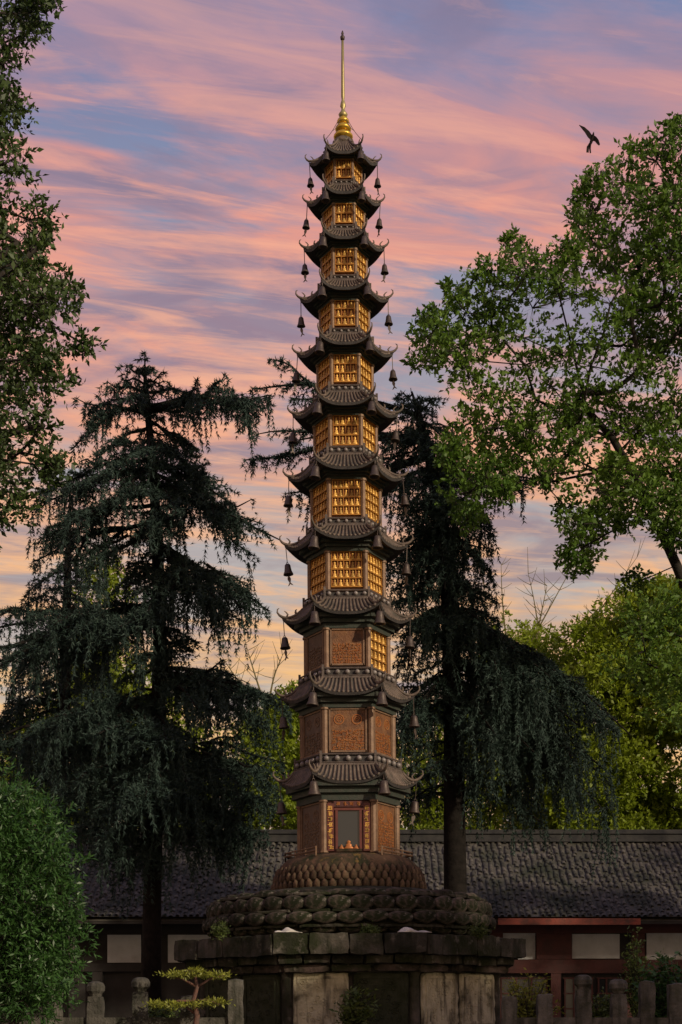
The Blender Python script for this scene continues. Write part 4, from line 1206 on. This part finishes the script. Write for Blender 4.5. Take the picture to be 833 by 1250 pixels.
# --- yellow-green trees beyond the hall
def back_tree(poly, n, depth, base_px, label, seed, nsprig=26, m='lime', rad=(.55, 1.0), L=.19, thick=2.5, mind=7, name='woodland_tree', twigs=(), holes=()):
    rng = np.random.default_rng(seed)
    pts = sample_poly(poly, n, mind, rng, holes)
    tg = [W(x, y, depth + rng.uniform(-thick, thick)) for x, y in pts]
    b = Vector((W(base_px, 1000, depth).x, depth, TERR))
    top = min(pts, key=lambda p: p[1])
    tr_ = [b, b + Vector((.1, 0, 2.0)), b + Vector((.2, .1, 4.2)), b + Vector((.1, .1, 6.2))]
    e = leaf_tree(name, label, 'tree', b, tr_, [.20, .17, .13, .08], tg, [rng.uniform(*rad) for _ in tg], m, 'paletwig', L, .5, int(nsprig * 2.3), 8, seed + 1, 'trees beyond the hall', spread=.4, rmin=.016)
    if twigs:
        tw = MB()
        for (xa, ya, xb, yb) in twigs:
            a = W(xa, ya, depth); c = W(xb, yb, depth)
            mid_ = a.lerp(c, .5) + Vector((rng.normal(0, .12), 0, rng.normal(0, .1)))
            pts_ = [a * (1 - q) ** 2 + mid_ * 2 * q * (1 - q) + c * q * q for q in [i / 7 for i in range(8)]]
            tw.tube([p - b for p in pts_], [.045 - .005 * i for i in range(8)], 5)
            for i in range(2, 8):
                for _ in range(2):
                    d = Vector((rng.normal(0, .6), rng.normal(0, .5), rng.uniform(.2, .9))).normalized() * rng.uniform(.4, 1.0)
                    p = pts_[i]
                    tw.tube([p - b, p + d * .5 - b + Vector((0, 0, .02)), p + d - b + Vector((0, 0, .1))], [.014, .011, .006], 4)
        tw.build('bare_twigs', 'paletwig', e)
    return e
back_tree([(690, 800), (720, 770), (770, 735), (800, 715), (850, 700), (900, 720), (900, 1030), (690, 1030), (660, 930)], 230, 58, 800,
          'broad yellow-green tree behind the hall roof, under the camphor', 51, 36)
back_tree([(565, 850), (610, 780), (640, 760), (690, 800), (720, 900), (720, 1030), (490, 1030), (500, 900)], 140, 60, 610,
          'yellow-green tree with bare upright twigs behind the cedar dome', 52, 22,
          twigs=((640, 800, 700, 690), (660, 800, 645, 700), (690, 810, 778, 680), (620, 790, 612, 690), (600, 800, 590, 700), (680, 790, 735, 740), (655, 780, 668, 715)), holes=((600, 830, 20, 20),))
back_tree([(100, 700), (118, 672), (140, 690), (160, 760), (170, 840), (240, 870), (270, 930), (300, 1020), (20, 1020), (40, 900), (90, 820)], 110, 56, 130,
          'slender yellow-green tree glimpsed through the boughs of the weeping cedar', 53, 20)
back_tree([(300, 900), (330, 860), (372, 850), (392, 880), (392, 1020), (270, 1020)], 60, 57, 345,
          'small yellow-green tree showing between the cedar and the pagoda', 54, 30, twigs=((320, 850, 300, 785), (330, 850, 345, 800), (312, 860, 270, 800)))
back_tree([(-40, 900), (30, 880), (80, 900), (100, 1020), (-60, 1020)], 40, 55, 30,
          'low yellow-green tree above the rounded bush', 55, 24)
# --- the darker overhanging bough at the right, over the yellow-green tree
rng = np.random.default_rng(61)
pts = sample_poly([(768, 770), (800, 730), (845, 720), (870, 800), (860, 880), (815, 870), (785, 830), (762, 815)], 30, 11, rng)
tg = [W(x, y, 29 + rng.uniform(-1, 1)) for x, y in pts]
b = Vector((8.6, 29, TERR))
leaf_tree('sapling_tree', 'young green tree in front of the yellow-green trees, beside the hall', 'tree', b, [b, b + Vector((-.1, 0, 2.5)), b + Vector((-.3, 0, 5)), b + Vector((-.6, 0, 7))],
          [.16, .14, .11, .07], tg, [rng.uniform(.3, .55) for _ in tg], 'camphor', 'bark', .12, .45, 24, 8, 62)

# --- rounded bush at the left
rng = np.random.default_rng(71)
polyB = [(-60, 975), (0, 968), (30, 985), (54, 1012), (74, 1050), (84, 1110), (85, 1180), (76, 1225), (55, 1235), (-60, 1235)]
pts = sample_poly(polyB, 190, 8, rng)
pts += [(x + rng.normal(0, 5), y + rng.normal(0, 5)) for x, y in [(8, 958), (38, 978), (52, 992), (74, 1026), (84, 1060), (90, 1100), (92, 1150), (66, 1008), (22, 964)]]
tg = [W(x, y, 23.2 + rng.uniform(-.9, .9)) for x, y in pts]
b = Vector((W(15, 1200, 23.2).x, 23.2, 0))
leaf_tree('bush', 'dense rounded dark green bush at the end of the balustrade', 'bush', b, [b, b + Vector((0, 0, .8)), b + Vector((.05, 0, 1.6)), b + Vector((.05, 0, 2.4))],
          [.10, .09, .08, .05], tg, [rng.uniform(.10, .30) for _ in tg], 'bush', 'bark', .11, .26, 24, 9, 72, spread=.24, part='foliage', up=.1, rmin=.008)

# --- dwarf layered pine by the balustrade
def bonsai():
    d = 24.9; rng = np.random.default_rng(81)
    base = Vector((W(238, 1200, d).x, d, 0))
    e = empty('dwarf_tree', base); tag(e, 'dwarf tree with reddish stem and two flat yellow-green leaf layers', 'dwarf tree')
    b = MB()
    path = [base, W(236, 1270, d), W(241, 1240, d), W(236, 1222, d), W(241, 1205, d), W(238, 1188, d)]
    b.tube([p - base for p in path], [.07, .06, .05, .042, .036, .02], 7)
    limbs = [(3, 200, 1228), (3, 268, 1226), (2, 215, 1226), (4, 205, 1192), (4, 274, 1191), (5, 225, 1186)]
    for i, px, py in limbs:
        a = path[i]; c = W(px, py, d + rng.uniform(-.2, .2))
        b.tube([a - base, a.lerp(c, .5) - base + Vector((0, 0, .05)), c - base], [.026, .02, .008], 5)
    b.build('stem', 'bonsaibark', e, True)
    pads = [(212, 1227, 22), (262, 1224, 14), (190, 1226, 8), (240, 1226, 8), (218, 1190, 16), (262, 1191, 16), (240, 1186, 10)]
    for px, py, w in pads:
        n = int(w * 22); c = W(px, py, d)
        off = rng.normal(0, 1, (n, 3)) * np.array([w * d / F * .55, .16, .022])
        P = np.array(c) + off
        D = rng.normal(0, .6, (n, 3)) + np.array([0, 0, .25]) + off * 2
        L = rng.uniform(.05, .10, n)
        V, Q = leaf_quads(P - np.array(base), D, L, L * .3, rng)
        o = bpy.data.objects.new('leaf_pad', np_mesh('leaf_pad', V, Q, 'bonsai')); COL.objects.link(o); o.parent = e; tag(o, kind='stuff')
bonsai()

# --- plants round the plinth and the hall
def small_plant(name, label, px, py_top, w, d, gz, n, m, seed, L=.13, wd=.36, h0=None):
    rng = np.random.default_rng(seed)
    base = Vector((W(px, 1200, d).x, d, gz)); e = empty(name, base); tag(e, label, 'plant')
    h = W(px, py_top, d).z - gz; ww = w * d / F / 2
    st = MB(); P = []; D = []
    for i in range(n):
        a = rng.uniform(0, 2 * PI); r = ww * math.sqrt(rng.random()); hh = h * rng.uniform(.55, 1.0) * (1 - .3 * (r / ww) ** 2)
        tip = Vector((r * math.cos(a), r * math.sin(a) * .7, hh)); mid_ = Vector((tip.x * .35, tip.y * .35, hh * .6))
        pts_ = [Vector((0, 0, 0)) * (1 - q) ** 2 + mid_ * 2 * q * (1 - q) + tip * q * q for q in [k / 6 for k in range(7)]]
        st.tube(pts_, [.014 - .0016 * k for k in range(7)], 4)
        for k in range(2, 7):
            for _ in range(6):
                P.append(tuple(pts_[k] + Vector(rng.normal(0, .05, 3)))); D.append((rng.normal(0, .7), rng.normal(0, .7), rng.normal(.15, .4)))
    st.build('stems', 'bark', e)
    P = np.array(P); D = np.array(D); Ls = L * rng.uniform(.6, 1.25, len(P))
    V, Q = leaf_quads(P, D, Ls, Ls * wd, rng)
    o = bpy.data.objects.new('foliage', np_mesh('foliage', V, Q, m)); COL.objects.link(o); o.parent = e
small_plant('leafy_plant', 'small leafy plant growing against the mossy middle of the plinth', 437, 1203, 48, 26.3, TERR, 34, 'fern', 91)
small_plant('leafy_plant', 'yellowish leafy plant between the plinth corner and the capped posts', 648, 1184, 74, 26.0, TERR, 46, 'bonsai', 92, .10)
small_plant('leafy_plant', 'green shrub in front of the hall at the square fence posts', 815, 1160, 80, 27.5, TERR, 90, 'bush', 93, .15)
small_plant('leafy_plant', 'thin creeper plant climbing beside the red column of the hall', 776, 1128, 36, 43.0, TERR, 60, 'fern', 94, .14)
small_plant('leafy_plant', 'low green plant in front of the hall between two capped posts', 735, 1205, 40, 27.5, TERR, 40, 'fern', 95, .11)
small_plant('leafy_plant', 'dark leafy plant at the dwarf tree beside the balustrade', 200, 1222, 50, 26.2, TERR, 40, 'fern', 96, .10)

for px, lab, sd, w, hh in ((268, 'spiky weed tuft on the mossy slab, beside the crumpled cloth', 97, 24, 14), (452, 'small weed tuft on the slab between the two white cloths', 98, 14, 7), (585, 'weed tuft on the slab edge past the long cloth', 99, 24, 12)):
    dd = 26.65 if 330 < px < 520 else 27.5
    small_plant('weed_tuft', lab, px, HY - (TERR + zs1 - EYE) * F / dd - hh, w, dd, TERR + zs1 - .03, 26, 'fern', sd, .07, .22)
# ------------------------------------------------------------------ bird
def bird():
    d = 26.0; c = W(721, 171, d)
    e = empty('bird', c); tag(e, 'dark bird in flight with swept wings and forked tail', 'bird')
    s = d / F           # metres per photo pixel
    def p(px, py, dy=0): return Vector(((px - 721) * s, dy * s, -(py - 171) * s))
    body = MB()
    path = [p(725, 161), p(724.5, 163.5, -.3), p(724, 166.5, -.5), p(722.8, 170.5), p(721.2, 175), p(719.5, 179)]
    body.tube(path, [.3 * s, 1.1 * s, 1.9 * s, 2.1 * s, 1.6 * s, .9 * s], 8)
    body.build('body', 'bird', e, True)
    def wing(name, lead, trail, dys, th=.45):
        b = MB(); n = len(lead)
        top = [(p(*l, y - th), p(*t_, y - th * .4)) for l, t_, y in zip(lead, trail, dys)]
        bot = [(p(*l, y + th), p(*t_, y + th * .4)) for l, t_, y in zip(lead, trail, dys)]
        rs = [[a[0], a[1], c_[1], c_[0]] for a, c_ in zip(top, bot)]
        b.rings(rs); b.build(name, 'bird', e)
    wing('wing', [(723.5, 166), (719, 162.3), (713, 158.5), (706, 156.3)], [(721.5, 171.5), (717, 169), (713.5, 165), (706.5, 157.2)], [0, -3, -5, -6])
    wing('wing', [(724.5, 165), (727.5, 169), (730, 174), (731.5, 180)], [(723, 171.5), (726, 174.5), (728.2, 179), (730.5, 181.5)], [0, -3, -5, -6])
    wing('tail', [(720.5, 175), (719.3, 180), (720.5, 186.5)], [(722, 175.5), (721.5, 181), (722, 186)], [0, .5, 1])
    wing('tail', [(719.5, 174.5), (716.5, 179), (716, 185.5)], [(721, 175), (719.3, 180), (719, 186)], [0, .3, .6])
bird()

# ------------------------------------------------------------------ unseen trees added right of the camera to shade the pagoda's foot and hall
def added_shade_tree(x, y, h, r, label, seed):
    rng = np.random.default_rng(seed); b = Vector((x, y, 0)); tg = []; rd_ = []
    for i in range(70):
        d = norm(rng.normal(size=(1, 3)))[0] * rng.random() ** .4
        tg.append(Vector((x + d[0] * r, y + d[1] * r, h * .62 + d[2] * h * .34))); rd_.append(rng.uniform(.6, 1.0))
    leaf_tree('added_shade_tree', label, 'tree', b, [b, b + Vector((.1, 0, h * .2)), b + Vector((0, .1, h * .4)), b + Vector((.1, 0, h * .6))], [.3, .26, .2, .12],
              tg, rd_, 'camphor2', 'bark', .22, .5, 40, 7, seed + 1, 'unseen trees added for shade', spread=.35)
added_shade_tree(14.5, 16.5, 12.5, 3.6, 'round unseen tree added for shade off to the side, nearest the balustrade', 301)
added_shade_tree(18.5, 11.5, 13.5, 4.2, 'tall round unseen tree added for shade between two others', 302)
added_shade_tree(20.5, 21.0, 13.0, 4.0, 'round unseen tree added for shade, set back toward the hall', 303)
added_shade_tree(20.5, 29.5, 15.5, 4.2, 'tall unseen tree added for shade beside the end of the hall', 304)
added_shade_tree(27.0, 33.5, 16.0, 4.5, 'broad unseen tree added for shade beyond the end of the hall', 305)
